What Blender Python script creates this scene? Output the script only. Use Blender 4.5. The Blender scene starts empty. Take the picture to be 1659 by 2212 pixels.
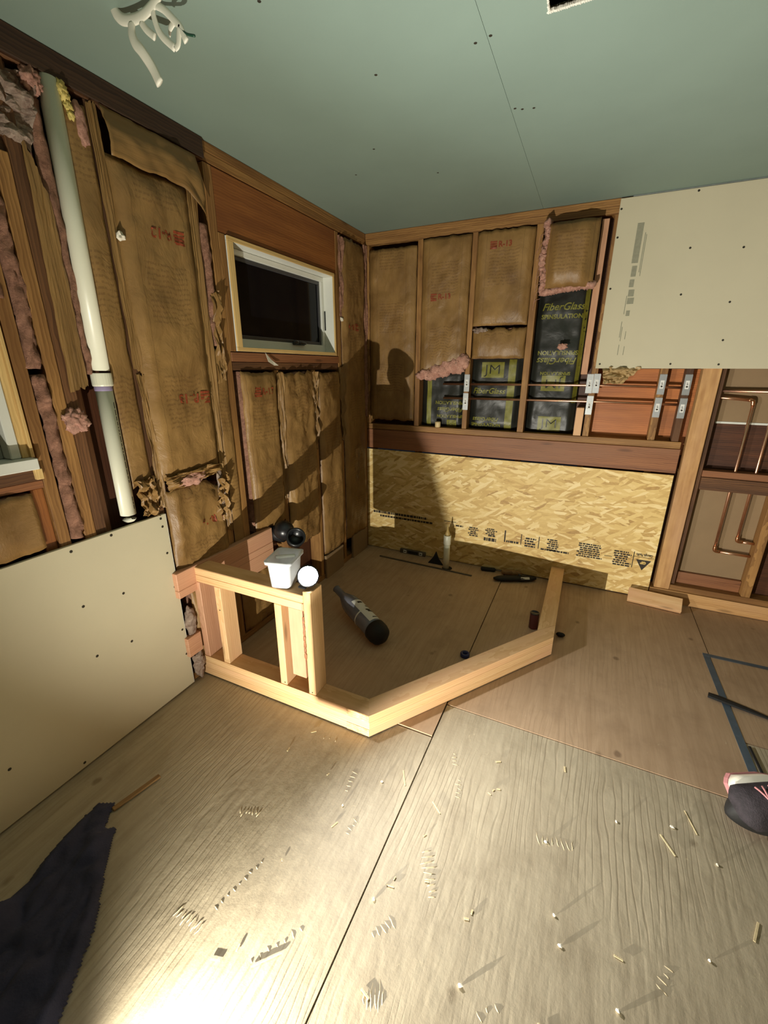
import bpy, bmesh, math, random
from mathutils import Vector, Matrix, noise

# ------------------------------------------------------------------ camera, lights, exposure
SC = bpy.context.scene
COL = SC.collection
SC.view_settings.view_transform = 'Standard'
SC.view_settings.look = 'None'
SC.view_settings.gamma = 1.0
SC.view_settings.use_curve_mapping = False
SC.view_settings.exposure = 0.0

cd = bpy.data.cameras.new('camera')
cam = bpy.data.objects.new('camera', cd)
COL.objects.link(cam)
cd.sensor_fit = 'VERTICAL'
cd.sensor_height = 36.0
cd.lens = 918.557 / 2212 * 36.0
cd.clip_start = 0.02
cam.location = (1.6411, -3.1589, 1.5249)
yaw, pitch, roll = -0.43975, -0.32744, 0.0016
f = Vector((math.sin(yaw) * math.cos(pitch), math.cos(yaw) * math.cos(pitch), math.sin(pitch)))
r = Vector((math.cos(yaw), -math.sin(yaw), 0))
u = r.cross(f)
r2 = r * math.cos(roll) + u * math.sin(roll)
u2 = u * math.cos(roll) - r * math.sin(roll)
cam.rotation_euler = Matrix((r2, u2, -f)).transposed().to_euler()
SC.camera = cam

w = bpy.data.worlds.new('night')
SC.world = w
w.use_nodes = True
w.node_tree.nodes['Background'].inputs[0].default_value = (0.02, 0.025, 0.035, 1)
w.node_tree.nodes['Background'].inputs[1].default_value = 0.3


def light(name, kind, loc, power, col, size, aim=None, **kw):
    d = bpy.data.lights.new(name, kind)
    d.energy = power
    d.color = col
    d.shadow_soft_size = size
    for k, v in kw.items():
        setattr(d, k, v)
    o = bpy.data.objects.new(name, d)
    COL.objects.link(o)
    o.location = loc
    if aim is not None:
        o.rotation_euler = Vector(aim).to_track_quat('-Z', 'Y').to_euler()
    return o


# the work lamp lying on the floor just below the picture, thrown up into the corner
L1 = (0.95, -3.20, 0.065)
light('floor_work_lamp', 'SPOT', L1, 330, (1.0, 0.95, 0.83), 0.004,
      aim=(0.34, 0.80, 0.48), spot_size=math.radians(150), spot_blend=1.0)
# the small lamp on the end of the knee wall, throwing sideways over the curb
light('knee_wall_lamp', 'SPOT', (0.722, -1.862, 0.715), 100, (0.97, 0.96, 0.94), 0.018,
      aim=(0.90, -0.32, 0.25), spot_size=math.radians(178), spot_blend=0.6)

# ------------------------------------------------------------------ helpers
RNG = random.Random(7)


class MB:
    """collects verts/faces (world coordinates) with a grain coordinate per vertex"""

    def __init__(s):
        s.v, s.f, s.w, s.m = [], [], [], []

    def add(s, verts, faces, wc=None, mi=0):
        n = len(s.v)
        s.v += [tuple(p) for p in verts]
        s.w += [tuple(p) for p in (wc if wc is not None else verts)]
        s.f += [tuple(i + n for i in fc) for fc in faces]
        s.m += [mi] * len(faces)
        return s

    def cbox(s, M, sx, sy, sz, ch=0.002, grain=0, mi=0):
        """chamfered box of half sizes, placed by matrix M; grain = local axis of the wood grain"""
        h = (sx, sy, sz)
        ch = min(ch, min(h) * 0.45)
        vs, idx = [], {}
        for a in (-1, 1):
            for b in (-1, 1):
                for c in (-1, 1):
                    for ax in range(3):
                        p = [a * (h[0] - ch), b * (h[1] - ch), c * (h[2] - ch)]
                        p[ax] = (a, b, c)[ax] * h[ax]
                        idx[(a, b, c, ax)] = len(vs)
                        vs.append(Vector(p))
        fs = []
        S = (-1, 1)

        def k(sg, ax):
            return idx[(sg[0], sg[1], sg[2], ax)]
        for ax in range(3):
            o1, o2 = [i for i in range(3) if i != ax]
            for sg in S:
                loop = []
                for (p, q) in ((-1, -1), (1, -1), (1, 1), (-1, 1)):
                    t = [0, 0, 0]
                    t[ax] = sg
                    t[o1] = p
                    t[o2] = q
                    loop.append(k(t, ax))
                fs.append(loop)
        for ax in range(3):                       # edges running along ax
            o1, o2 = [i for i in range(3) if i != ax]
            for p in S:
                for q in S:
                    t0, t1 = [0, 0, 0], [0, 0, 0]
                    t0[ax], t1[ax] = -1, 1
                    t0[o1] = t1[o1] = p
                    t0[o2] = t1[o2] = q
                    fs.append([k(t0, o1), k(t1, o1), k(t1, o2), k(t0, o2)])
        for a in S:
            for b in S:
                for c in S:
                    fs.append([k((a, b, c), 0), k((a, b, c), 1), k((a, b, c), 2)])
        off = Vector((RNG.uniform(0, 40), RNG.uniform(-.05, .05), RNG.uniform(0, 40)))
        order = [grain] + [i for i in range(3) if i != grain]
        wc = [Vector((p[order[0]], p[order[1]], p[order[2]])) + off for p in vs]
        return s.add([M @ p for p in vs], fs, wc, mi)

    def box(s, x0, x1, y0, y1, z0, z1, ch=0.002, grain='x', mi=0):
        M = Matrix.Translation(((x0 + x1) / 2, (y0 + y1) / 2, (z0 + z1) / 2))
        return s.cbox(M, abs(x1 - x0) / 2, abs(y1 - y0) / 2, abs(z1 - z0) / 2, ch, 'xyz'.index(grain), mi)

    def prism(s, poly, z0, z1, gdir=(1, 0), mi=0):
        n = len(poly)
        g = Vector((gdir[0], gdir[1])).normalized()
        p = Vector((-g.y, g.x))
        vs = [(x, y, z0) for x, y in poly] + [(x, y, z1) for x, y in poly]
        off = Vector((RNG.uniform(0, 40), RNG.uniform(-.05, .05), RNG.uniform(0, 40)))
        wc = [Vector((Vector((v[0], v[1])).dot(g), Vector((v[0], v[1])).dot(p), v[2])) + off for v in vs]
        fs = [tuple(range(n - 1, -1, -1)), tuple(range(n, 2 * n))]
        fs += [(i, (i + 1) % n, (i + 1) % n + n, i + n) for i in range(n)]
        return s.add(vs, fs, wc, mi)

    def tube(s, pts, rad, n=12, flat=1.0, mi=0, up=(0, 0, 1), cap=True):
        pts = [Vector(p) for p in pts]
        rads = rad if isinstance(rad, (list, tuple)) else [rad] * len(pts)
        vs, fs = [], []
        for i, p in enumerate(pts):
            d = (pts[min(i + 1, len(pts) - 1)] - pts[max(i - 1, 0)]).normalized()
            a = d.cross(Vector(up))
            if a.length < 1e-4:
                a = d.cross(Vector((0.3, 1, 0.2)))
            a.normalize()
            b = d.cross(a)
            for j in range(n):
                t = 2 * math.pi * j / n
                vs.append(p + (a * math.cos(t) + b * math.sin(t) * flat) * rads[i])
        for i in range(len(pts) - 1):
            for j in range(n):
                k = (j + 1) % n
                fs.append((i * n + j, i * n + k, (i + 1) * n + k, (i + 1) * n + j))
        if cap:
            fs.append(tuple(range(n - 1, -1, -1)))
            fs.append(tuple((len(pts) - 1) * n + j for j in range(n)))
        return s.add(vs, fs, None, mi)

    def lathe(s, prof, M, n=24, mi=0):
        """prof: list of (radius, height) about local z"""
        vs, fs = [], []
        for (ra, h) in prof:
            for j in range(n):
                t = 2 * math.pi * j / n
                vs.append(M @ Vector((ra * math.cos(t), ra * math.sin(t), h)))
        for i in range(len(prof) - 1):
            for j in range(n):
                k = (j + 1) % n
                fs.append((i * n + j, i * n + k, (i + 1) * n + k, (i + 1) * n + j))
        return s.add(vs, fs, None, mi)

    def grid(s, fn, nu, nv, wcfn=None, skip=None, mi=0):
        vs = [fn(i / nu, j / nv) for j in range(nv + 1) for i in range(nu + 1)]
        wc = [wcfn(i / nu, j / nv) for j in range(nv + 1) for i in range(nu + 1)] if wcfn else None
        fs = []
        for j in range(nv):
            for i in range(nu):
                if skip and skip((i + .5) / nu, (j + .5) / nv):
                    continue
                a = j * (nu + 1) + i
                fs.append((a, a + 1, a + nu + 2, a + nu + 1))
        return s.add(vs, fs, wc, mi)

    def blob(s, c, size, amp=0.35, freq=3.0, sub=3, seed=0, mi=0, M=None):
        bm = bmesh.new()
        bmesh.ops.create_icosphere(bm, subdivisions=sub, radius=1)
        vs = []
        for v in bm.verts:
            p = v.co.copy()
            q = Vector((p.x * size[0], p.y * size[1], p.z * size[2]))
            k = max(size)
            nn = noise.fractal(q / k * freq + Vector((seed * 3.1, seed * 1.7, seed)), 1.0, 2.0, 4)
            q *= 1 + amp * nn
            if M is not None:
                q = M @ q
            vs.append(q + Vector(c))
        fs = [tuple(x.index for x in fc.verts) for fc in bm.faces]
        bm.free()
        return s.add(vs, fs, None, mi)


def obj(name, mb, mat, parent=None, smooth=False, kind=None, solid=None, label=None):
    me = bpy.data.meshes.new(name)
    xs = [p[0] for p in mb.v]
    ys = [p[1] for p in mb.v]
    zs = [p[2] for p in mb.v]
    c = Vector(((min(xs) + max(xs)) / 2, (min(ys) + max(ys)) / 2, min(zs)))
    me.from_pydata([(p[0] - c.x, p[1] - c.y, p[2] - c.z) for p in mb.v], [], mb.f)
    at = me.attributes.new('wc', 'FLOAT_VECTOR', 'POINT')
    at.data.foreach_set('vector', [x for p in mb.w for x in p])
    mats = mat if isinstance(mat, (list, tuple)) else [mat]
    for m in mats:
        me.materials.append(m)
    if len(mats) > 1:
        me.polygons.foreach_set('material_index', mb.m)
    if smooth:
        me.polygons.foreach_set('use_smooth', [True] * len(me.polygons))
    bm = bmesh.new()
    bm.from_mesh(me)
    bmesh.ops.recalc_face_normals(bm, faces=bm.faces)
    bm.to_mesh(me)
    bm.free()
    me.update()
    o = bpy.data.objects.new(name, me)
    COL.objects.link(o)
    if parent is not None:
        o.parent = parent
        o.location = c - WORLD[parent.name]
    else:
        o.location = c
    WORLD[o.name] = c
    if solid:
        sm = o.modifiers.new('thickness', 'SOLIDIFY')
        sm.thickness = solid
        sm.offset = 0
    if kind:
        o['kind'] = kind
    if label:
        o['label'] = label
    return o


WORLD = {}


def thing(name, label, cat, loc, group=None):
    o = bpy.data.objects.new(name, None)
    o.empty_display_size = 0.05
    COL.objects.link(o)
    o.location = loc
    WORLD[o.name] = Vector(loc)
    o['label'] = label
    o['category'] = cat
    if group:
        o['group'] = group
    return o


def tag(o, label, cat, group=None):
    o['label'] = label
    o['category'] = cat
    if group:
        o['group'] = group
    return o


def structure(name, loc):
    o = bpy.data.objects.new(name, None)
    COL.objects.link(o)
    o.location = loc
    WORLD[o.name] = Vector(loc)
    o['kind'] = 'structure'
    return o


def spline(pts, n=8):
    """Catmull-Rom through pts"""
    P = [Vector(p) for p in pts]
    P = [P[0] * 2 - P[1]] + P + [P[-1] * 2 - P[-2]]
    out = []
    for i in range(1, len(P) - 2):
        for k in range(n):
            t = k / n
            a, b, c, d = P[i - 1], P[i], P[i + 1], P[i + 2]
            out.append(0.5 * ((2 * b) + (c - a) * t + (2 * a - 5 * b + 4 * c - d) * t * t + (3 * b - a - 3 * c + d) * t ** 3))
    out.append(P[-2])
    return out


def text_mesh(body, size, shear=0.0, bold=0.0):
    cu = bpy.data.curves.new('t', 'FONT')
    cu.body = body
    cu.size = size
    cu.align_x = 'CENTER'
    cu.align_y = 'CENTER'
    cu.shear = shear
    cu.offset = bold
    cu.resolution_u = 3
    ob = bpy.data.objects.new('t', cu)
    COL.objects.link(ob)
    dg = bpy.context.evaluated_depsgraph_get()
    me = bpy.data.meshes.new_from_object(ob.evaluated_get(dg))
    vs = [v.co.copy() for v in me.vertices]
    fs = [tuple(p.vertices) for p in me.polygons]
    bpy.data.objects.remove(ob)
    bpy.data.curves.remove(cu)
    bpy.data.meshes.remove(me)
    return vs, fs


def fnz(x, y, z, s=1.0, o=4):
    return noise.fractal(Vector((x, y, z)) * s, 1.0, 2.0, o)


# ------------------------------------------------------------------ materials
class NT:
    def __init__(s, name):
        s.mat = bpy.data.materials.new(name)
        s.mat.use_nodes = True
        s.nt = s.mat.node_tree
        s.b = s.nt.nodes['Principled BSDF']

    def n(s, t, **kw):
        nd = s.nt.nodes.new(t)
        for k, v in kw.items():
            if k == 'inp':
                for a, b in v.items():
                    s.put(nd, a, b)
            else:
                setattr(nd, k, v)
        return nd

    def put(s, nd, a, b):
        if isinstance(b, bpy.types.NodeSocket):
            s.nt.links.new(b, nd.inputs[a])
        else:
            nd.inputs[a].default_value = b

    def ramp(s, fac, stops):
        nd = s.n('ShaderNodeValToRGB')
        s.put(nd, 0, fac)
        e = nd.color_ramp.elements
        while len(e) < len(stops):
            e.new(0.5)
        for i, (p, c) in enumerate(stops):
            e[i].position = p
            e[i].color = (c[0], c[1], c[2], 1) if not isinstance(c, float) else (c, c, c, 1)
        return nd.outputs[0]

    def mix(s, fac, a, b, mode='MIX'):
        nd = s.n('ShaderNodeMix', data_type='RGBA', blend_type=mode)
        s.put(nd, 0, fac)
        for i, c in ((6, a), (7, b)):
            if isinstance(c, tuple) and len(c) == 3:
                c = (*c, 1)
            s.put(nd, i, c)
        return nd.outputs[2]

    def math(s, op, a, b=0.0, c=None, clamp=False):
        nd = s.n('ShaderNodeMath', operation=op, use_clamp=clamp)
        s.put(nd, 0, a)
        s.put(nd, 1, b)
        if c is not None:
            s.put(nd, 2, c)
        return nd.outputs[0]

    def coord(s, scale=(1, 1, 1), rot=(0, 0, 0), loc=(0, 0, 0), attr='wc'):
        if attr == 'wc':
            a = s.n('ShaderNodeAttribute', attribute_name='wc').outputs['Vector']
        else:
            a = s.n('ShaderNodeTexCoord').outputs[attr]
        m = s.n('ShaderNodeMapping')
        s.put(m, 0, a)
        m.inputs['Location'].default_value = loc
        m.inputs['Rotation'].default_value = rot
        m.inputs['Scale'].default_value = scale
        return m.outputs[0]

    def noise(s, vec, scale, detail=4, rough=0.55, dist=0.0):
        nd = s.n('ShaderNodeTexNoise')
        s.put(nd, 'Vector', vec)
        nd.inputs['Scale'].default_value = scale
        nd.inputs['Detail'].default_value = detail
        nd.inputs['Roughness'].default_value = rough
        nd.inputs['Distortion'].default_value = dist
        return nd.outputs[0]

    def voro(s, vec, scale, feature='F1', out=0, rnd=1.0):
        nd = s.n('ShaderNodeTexVoronoi', feature=feature)
        s.put(nd, 'Vector', vec)
        nd.inputs['Scale'].default_value = scale
        nd.inputs['Randomness'].default_value = rnd
        return nd.outputs[out]

    def bump(s, h, strength=0.3, dist=0.01, prev=None):
        nd = s.n('ShaderNodeBump')
        nd.inputs['Strength'].default_value = strength
        nd.inputs['Distance'].default_value = dist
        s.put(nd, 'Height', h)
        if prev is not None:
            s.put(nd, 'Normal', prev)
        return nd.outputs[0]

    def done(s, color=None, rough=0.7, normal=None, metal=0.0, **kw):
        if color is not None:
            s.put(s.b, 'Base Color', (*color, 1) if isinstance(color, tuple) and len(color) == 3 else color)
        s.put(s.b, 'Roughness', rough)
        s.put(s.b, 'Metallic', metal)
        if normal is not None:
            s.put(s.b, 'Normal', normal)
        for k, v in kw.items():
            s.put(s.b, k, v)
        return s.mat


def srgb(r, g, b):
    return tuple((c / 255 / 12.92) if c <= 10 else ((c / 255 + 0.055) / 1.055) ** 2.4 for c in (r, g, b))


def wood(name, light_c, dark_c, stain=None, rough=0.65, knot=0.5, contrast=1.0):
    t = NT(name)
    streak = t.noise(t.coord((1.2, 26, 26)), 1.5, 6, 0.6, 0.3)
    wv = t.n('ShaderNodeTexWave', wave_type='RINGS', rings_direction='X', wave_profile='SAW')
    t.put(wv, 'Vector', t.coord((0.35, 1, 1), loc=(0, 0.03, -0.02)))
    wv.inputs['Scale'].default_value = 26
    wv.inputs['Distortion'].default_value = 5.0
    wv.inputs['Detail'].default_value = 2.0
    wv.inputs['Detail Scale'].default_value = 1.2
    g = t.math('ADD', t.math('MULTIPLY', streak, 0.75), t.math('MULTIPLY', wv.outputs[1], 0.25))
    c = t.ramp(g, [(0.30, dark_c), (0.30 + 0.34 / contrast, light_c)])
    blot = t.noise(t.coord((0.8, 3, 3)), 2.2, 3, 0.5)
    if stain:
        c = t.mix(t.ramp(blot, [(0.42, 0.0), (0.68, 0.75)]), c, stain)
    kd = t.voro(t.coord((2.0, 9, 9)), 1.1)
    km = t.ramp(kd, [(0.05, 1.0), (0.13, 0.0)])
    c = t.mix(t.math('MULTIPLY', km, knot), c, tuple(x * 0.35 for x in dark_c))
    n = t.bump(streak, 0.22, 0.004)
    return t.done(c, rough, n)


W_OLD = wood('aged_stud_wood', srgb(172, 128, 72), srgb(114, 76, 34), srgb(112, 74, 36), 0.62)
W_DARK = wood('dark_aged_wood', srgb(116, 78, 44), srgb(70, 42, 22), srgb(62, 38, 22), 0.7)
W_HEAD = wood('orange_header_wood', srgb(160, 100, 46), srgb(122, 70, 28), srgb(112, 62, 28), 0.55, 0.2)
W_RED = wood('red_brown_beam_wood', srgb(150, 98, 60), srgb(104, 62, 36), srgb(138, 94, 64), 0.6)
W_NEW = wood('fresh_pine_wood', srgb(228, 192, 142), srgb(204, 160, 108), srgb(222, 172, 132), 0.6, 0.6, 0.8)
W_PINK = wood('fresh_pinkish_fir', srgb(210, 164, 130), srgb(184, 134, 100), srgb(202, 150, 118), 0.6, 0.4, 0.8)
W_TRIM = wood('raw_jamb_wood', srgb(224, 192, 128), srgb(196, 158, 96), None, 0.55, 0.1)
W_SHEATH = wood('orange_plywood_sheathing', srgb(196, 122, 62), srgb(160, 92, 44), srgb(140, 84, 46), 0.5, 0.1)
W_DSHEATH = wood('dark_brown_sheathing', srgb(96, 56, 32), srgb(64, 36, 20), srgb(54, 30, 18), 0.55, 0.1)
W_POST = wood('stained_post_wood', srgb(202, 158, 102), srgb(164, 118, 68), srgb(186, 144, 106), 0.62)


def m_plain(name, col, rough=0.6, var=0.12, scale=8, bump=0.1, bscale=60, metal=0.0, **kw):
    t = NT(name)
    v = t.coord(attr='Object')
    nz = t.noise(v, scale, 4)
    c = t.mix(t.ramp(nz, [(0.3, 0.0), (0.7, 1.0)]), tuple(x * (1 - var) for x in col), tuple(min(1, x * (1 + var)) for x in col))
    n = t.bump(t.noise(v, bscale, 3), bump, 0.004) if bump else None
    return t.done(c, rough, n, metal, **kw)


def m_kraft():
    t = NT('kraft_paper_facing')
    w0 = t.coord()
    nz = t.noise(t.coord((3, 2, 1)), 2.0, 5, 0.6)
    c = t.ramp(nz, [(0.3, srgb(116, 86, 46)), (0.7, srgb(154, 120, 70))])
    # printed lines: rows of fine lettering in blocks
    sep = t.n('ShaderNodeSeparateXYZ')
    t.put(sep, 0, w0)
    rows = t.math('GREATER_THAN', t.math('SINE', t.math('MULTIPLY', sep.outputs[1], 330.0)), 0.25)
    block = t.math('GREATER_THAN', t.math('SINE', t.math('ADD', t.math('MULTIPLY', sep.outputs[1], 15.0), sep.outputs[2])), -0.1)
    mid = t.math('LESS_THAN', t.math('ABSOLUTE', sep.outputs[0]), 0.095)
    brk = t.math('GREATER_THAN', t.noise(t.coord((120, 60, 1)), 1.0, 2), 0.46)
    m = t.math('MULTIPLY', t.math('MULTIPLY', rows, block), t.math('MULTIPLY', mid, brk))
    c = t.mix(t.math('MULTIPLY', m, 0.30), c, srgb(78, 44, 22))
    edge = t.math('LESS_THAN', t.math('ABSOLUTE', t.math('SUBTRACT', t.math('ABSOLUTE', sep.outputs[0]), 0.115)), 0.0012)
    c = t.mix(t.math('MULTIPLY', edge, 0.4), c, srgb(70, 44, 22))
    cr = t.noise(t.coord((3.2, 1.8, 1)), 3.0, 6, 0.62, 0.6)
    ridge = t.math('ABSOLUTE', t.math('SUBTRACT', cr, 0.5))
    n = t.bump(ridge, 0.45, 0.02)
    n = t.bump(t.noise(w0, 90, 3), 0.12, 0.003, n)
    return t.done(c, 0.48, n)


KRAFT = m_kraft()


def m_pink(name, a, b):
    t = NT(name)
    v = t.coord(attr='Object')
    nz = t.noise(v, 26, 7, 0.7, 1.2)
    c = t.ramp(nz, [(0.3, a), (0.7, b)])
    n = t.bump(t.noise(v, 60, 6, 0.75, 1.5), 0.8, 0.012)
    return t.done(c, 0.95, n)


PINK = m_pink('pink_fiberglass', srgb(176, 122, 104), srgb(226, 178, 156))
PINKOLD = m_pink('dusty_fiberglass', srgb(122, 84, 64), srgb(186, 138, 112))
GREYWOOL = m_pink('dirty_mineral_wool', srgb(104, 72, 56), srgb(196, 178, 160))
FOAM = m_plain('yellow_expanding_foam', srgb(212, 192, 110), 0.7, 0.2, 20, 0.5, 40)


def m_black_bag():
    t = NT('black_insulation_bag')
    v = t.coord(attr='Object')
    c = t.ramp(t.noise(v, 5, 4), [(0.3, srgb(22, 24, 20)), (0.7, srgb(44, 46, 40))])
    n = t.bump(t.noise(v, 7, 4, 0.5, 0.6), 0.35, 0.015)
    return t.done(c, 0.42, n)


BAG = m_black_bag()
BAGINK = m_plain('olive_bag_print', srgb(118, 116, 42), 0.45, 0.25, 30, 0)
REDINK = m_plain('faded_red_print', srgb(134, 58, 28), 0.6, 0.3, 60, 0)
BLACKINK = m_plain('black_panel_print', srgb(46, 38, 26), 0.7, 0.3, 60, 0)
GREYINK = m_plain('grey_panel_print', srgb(132, 132, 112), 0.8, 0.12, 70, 0)
LOGOINK = m_plain('pale_logo_print', srgb(206, 176, 104), 0.7, 0.1, 60, 0)

DRYWALL = m_plain('tan_drywall_paper', srgb(196, 188, 160), 0.75, 0.03, 3, 0.05, 160)
GREENB = m_plain('green_board_paper', srgb(121, 139, 127), 0.7, 0.05, 2, 0.05, 120)
GYPSUM = m_plain('broken_gypsum', srgb(206, 204, 190), 0.9, 0.1, 30, 0.6, 60)
BACKPANEL = m_plain('grey_brown_board_back', srgb(140, 116, 84), 0.75, 0.08, 4, 0.1, 70)
WHITE_PAINT = m_plain('white_painted_trim', srgb(220, 222, 212), 0.4, 0.04, 6, 0.03, 60)
PVC = m_plain('white_pvc', srgb(226, 226, 204), 0.35, 0.04, 5, 0.0)
PRIMER = m_plain('purple_primer', srgb(150, 138, 170), 0.4, 0.1, 20, 0)
COPPER = m_plain('copper_tube', srgb(232, 182, 150), 0.36, 0.15, 14, 0.05, 60, metal=1.0)
SOLDER = m_plain('soldered_fitting', srgb(216, 160, 120), 0.25, 0.15, 30, 0.1, 60, metal=1.0)
GALV = m_plain('galvanized_plate', srgb(176, 180, 180), 0.42, 0.1, 30, 0.1, 50, metal=0.85)
STICKER = m_plain('paper_sticker', srgb(222, 222, 216), 0.6, 0.03, 20, 0)
BLACKP = m_plain('black_plastic', srgb(26, 27, 29), 0.32, 0.15, 10, 0.05, 90)
BLACKR = m_plain('dull_black_rubber', srgb(20, 19, 18), 0.7, 0.2, 14, 0.2, 80)
GREYP = m_plain('dark_grey_glass', srgb(112, 115, 126), 0.22, 0.1, 6, 0)
STEEL = m_plain('dull_steel', srgb(110, 108, 104), 0.4, 0.15, 20, 0.05, 60, metal=0.9)
SCREW = m_plain('dark_screw_head', srgb(52, 48, 38), 0.5, 0.1, 20, 0, metal=0.4)
CABLE = m_plain('white_cable_sheath', srgb(226, 224, 206), 0.45, 0.05, 10, 0.03, 60)
GREENWIRE = m_plain('dark_green_wire', srgb(30, 70, 52), 0.4, 0.05, 10, 0)
NAVY = m_plain('navy_cloth', srgb(50, 52, 74), 0.9, 0.2, 12, 0.4, 160)
BLUETAPE = m_plain('blue_masking_tape', srgb(78, 92, 104), 0.55, 0.12, 20, 0.15, 80)
BEIGE = m_plain('beige_plastic', srgb(214, 190, 140), 0.5, 0.05, 10, 0)
REDCAN = m_plain('dark_red_can', srgb(86, 42, 38), 0.4, 0.2, 10, 0.05, 60)
BLUEP = m_plain('dark_blue_plastic', srgb(34, 44, 92), 0.5, 0.1, 10, 0)
TANWOOD = wood('worn_wooden_handle', srgb(150, 116, 70), srgb(116, 84, 46), None, 0.6, 0)
MESHSHOE = m_plain('black_shoe_mesh', srgb(40, 34, 38), 0.85, 0.35, 60, 0.6, 220)
SHOEWHITE = m_plain('white_shoe_sole', srgb(232, 226, 208), 0.55, 0.05, 12, 0.1, 40)
SHOEPINK = m_plain('pink_shoe_trim', srgb(176, 118, 118), 0.6, 0.12, 20, 0.1, 60)
CHIP = m_plain('pale_wood_chip', srgb(214, 194, 150), 0.7, 0.1, 40, 0.1, 90)
WHITEBIT = m_plain('white_scrap', srgb(220, 214, 196), 0.7, 0.08, 40, 0.2, 60)


def m_osb():
    t = NT('oriented_strand_board')
    layers = None
    hgt = None
    for i, (ang, lo, stretch) in enumerate(((0.05, 0.0, 5.5), (-0.16, 3.7, 5.0), (0.30, 7.1, 5.0), (-0.6, 11.3, 4.5))):
        sc = 9.5 if i < 2 else 12.5
        co = t.coord((1, 1, 1), (0, 0, ang), (lo, lo * .7, 0))
        m = t.n('ShaderNodeMapping')
        t.put(m, 0, co)
        m.inputs['Scale'].default_value = (sc, sc * stretch, 1)
        wob = t.n('ShaderNodeTexNoise')
        t.put(wob, 'Vector', co)
        wob.inputs['Scale'].default_value = 14
        nd = t.n('ShaderNodeTexVoronoi', feature='F1')
        nd.voronoi_dimensions = '2D'
        add = t.n('ShaderNodeVectorMath', operation='MULTIPLY_ADD')
        t.put(add, 0, wob.outputs[1])
        add.inputs[1].default_value = (0.8, 0.8, 0)
        t.put(add, 2, m.outputs[0])
        t.put(nd, 'Vector', add.outputs[0])
        nd.inputs['Scale'].default_value = 1.0
        sepc = t.n('ShaderNodeSeparateColor')
        t.put(sepc, 0, nd.outputs['Color'])
        grain = t.noise(m.outputs[0], 5.0, 4)
        col = t.ramp(t.math('ADD', t.math('MULTIPLY', sepc.outputs[0], 0.75), t.math('MULTIPLY', grain, 0.25)),
                     [(0.06, srgb(156, 116, 60)), (0.2, srgb(204, 168, 100)), (0.6, srgb(226, 196, 126)), (0.9, srgb(244, 222, 166))])
        if layers is None:
            layers, hgt = col, sepc.outputs[1]
        else:
            msk = t.math('GREATER_THAN', sepc.outputs[2], (0.5, 0.62, 0.72)[i - 1])
            layers = t.mix(msk, layers, col)
            hm = t.n('ShaderNodeMix')
            t.put(hm, 0, msk)
            t.put(hm, 2, hgt)
            t.put(hm, 3, t.math('ADD', sepc.outputs[1], 0.3 * i))
            hgt = hm.outputs[0]
    n = t.bump(hgt, 0.35, 0.004)
    return t.done(layers, 0.6, n)


OSB = m_osb()


def m_ply(name, a, b, dark, worn):
    t = NT(name)
    v = t.coord((14, 1.2, 1))
    big = t.noise(t.coord((1.2, 1.2, 1)), 1.6, 4)
    gr = t.noise(v, 2.2, 6, 0.65, 0.8)
    wv = t.n('ShaderNodeTexWave', wave_type='BANDS', bands_direction='X')
    t.put(wv, 'Vector', t.coord((1, 0.22, 1)))
    wv.inputs['Scale'].default_value = 15
    wv.inputs['Distortion'].default_value = 16
    wv.inputs['Detail'].default_value = 3
    wv.inputs['Detail Scale'].default_value = 0.45
    c = t.ramp(t.math('ADD', t.math('MULTIPLY', gr, 0.6), t.math('MULTIPLY', big, 0.4)), [(0.32, a), (0.66, b)])
    line = t.ramp(wv.outputs[1], [(0.0, 1.0), (0.22, 0.0)])
    c = t.mix(t.math('MULTIPLY', t.math('MULTIPLY', line, t.ramp(big, [(0.42, 0.0), (0.6, 1.0)])), 0.5 * worn + 0.06), c, dark)
    kd = t.voro(t.coord((4.6, 3.8, 1)), 1.0)
    km = t.ramp(t.math('ADD', kd, t.math('MULTIPLY', t.noise(t.coord(), 30, 2), 0.06)), [(0.075, 1.0), (0.115, 0.0)])
    c = t.mix(t.math('MULTIPLY', km, 0.6), c, dark)
    dirt = t.ramp(t.noise(t.coord((2, 2, 1)), 3.0, 6, 0.65), [(0.5, 0.0), (0.72, 0.55)])
    c = t.mix(t.math('MULTIPLY', dirt, 0.35 + 0.3 * worn), c, dark)
    if worn:
        pale = t.ramp(t.noise(t.coord((9, 5, 1)), 4.0, 5, 0.7, 1.5), [(0.66, 0.0), (0.72, 0.5)])
        c = t.mix(pale, c, srgb(206, 190, 156))
    n = t.bump(t.math('MULTIPLY', line, t.ramp(big, [(0.45, 0.0), (0.62, 1.0)])), 0.30 * worn + 0.02, -0.003)
    n = t.bump(t.noise(t.coord((16, 5, 1)), 2.0, 6, 0.65), 0.22 * worn + 0.05, 0.004, n)
    n = t.bump(t.noise(t.coord((1, 1, 1)), 70.0, 4, 0.7), 0.2 * worn + 0.03, 0.003, n)
    return t.done(c, 0.62, n)


PLY_WORN = m_ply('worn_plywood_subfloor', srgb(158, 144, 119), srgb(186, 173, 146), srgb(108, 92, 68), 0.55)
PLY_CLEAN = m_ply('smooth_plywood_subfloor', srgb(166, 138, 108), srgb(190, 162, 131), srgb(98, 74, 54), 0.12)


def m_glass_dark():
    t = NT('night_window_glass')
    return t.done((0.004, 0.004, 0.006), 0.1, None, 0.0, **{'Specular IOR Level': 0.15})


GLASS = m_glass_dark()


def m_tub():
    t = NT('translucent_tub_plastic')
    return t.done((0.90, 0.93, 0.95), 0.3, None, 0.0, **{'Transmission Weight': 0.5, 'IOR': 1.2})


TUB = m_tub()


def m_emit(name, col, s):
    t = NT(name)
    return t.done(col, 0.4, None, 0.0, **{'Emission Color': (*col, 1), 'Emission Strength': s})


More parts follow.
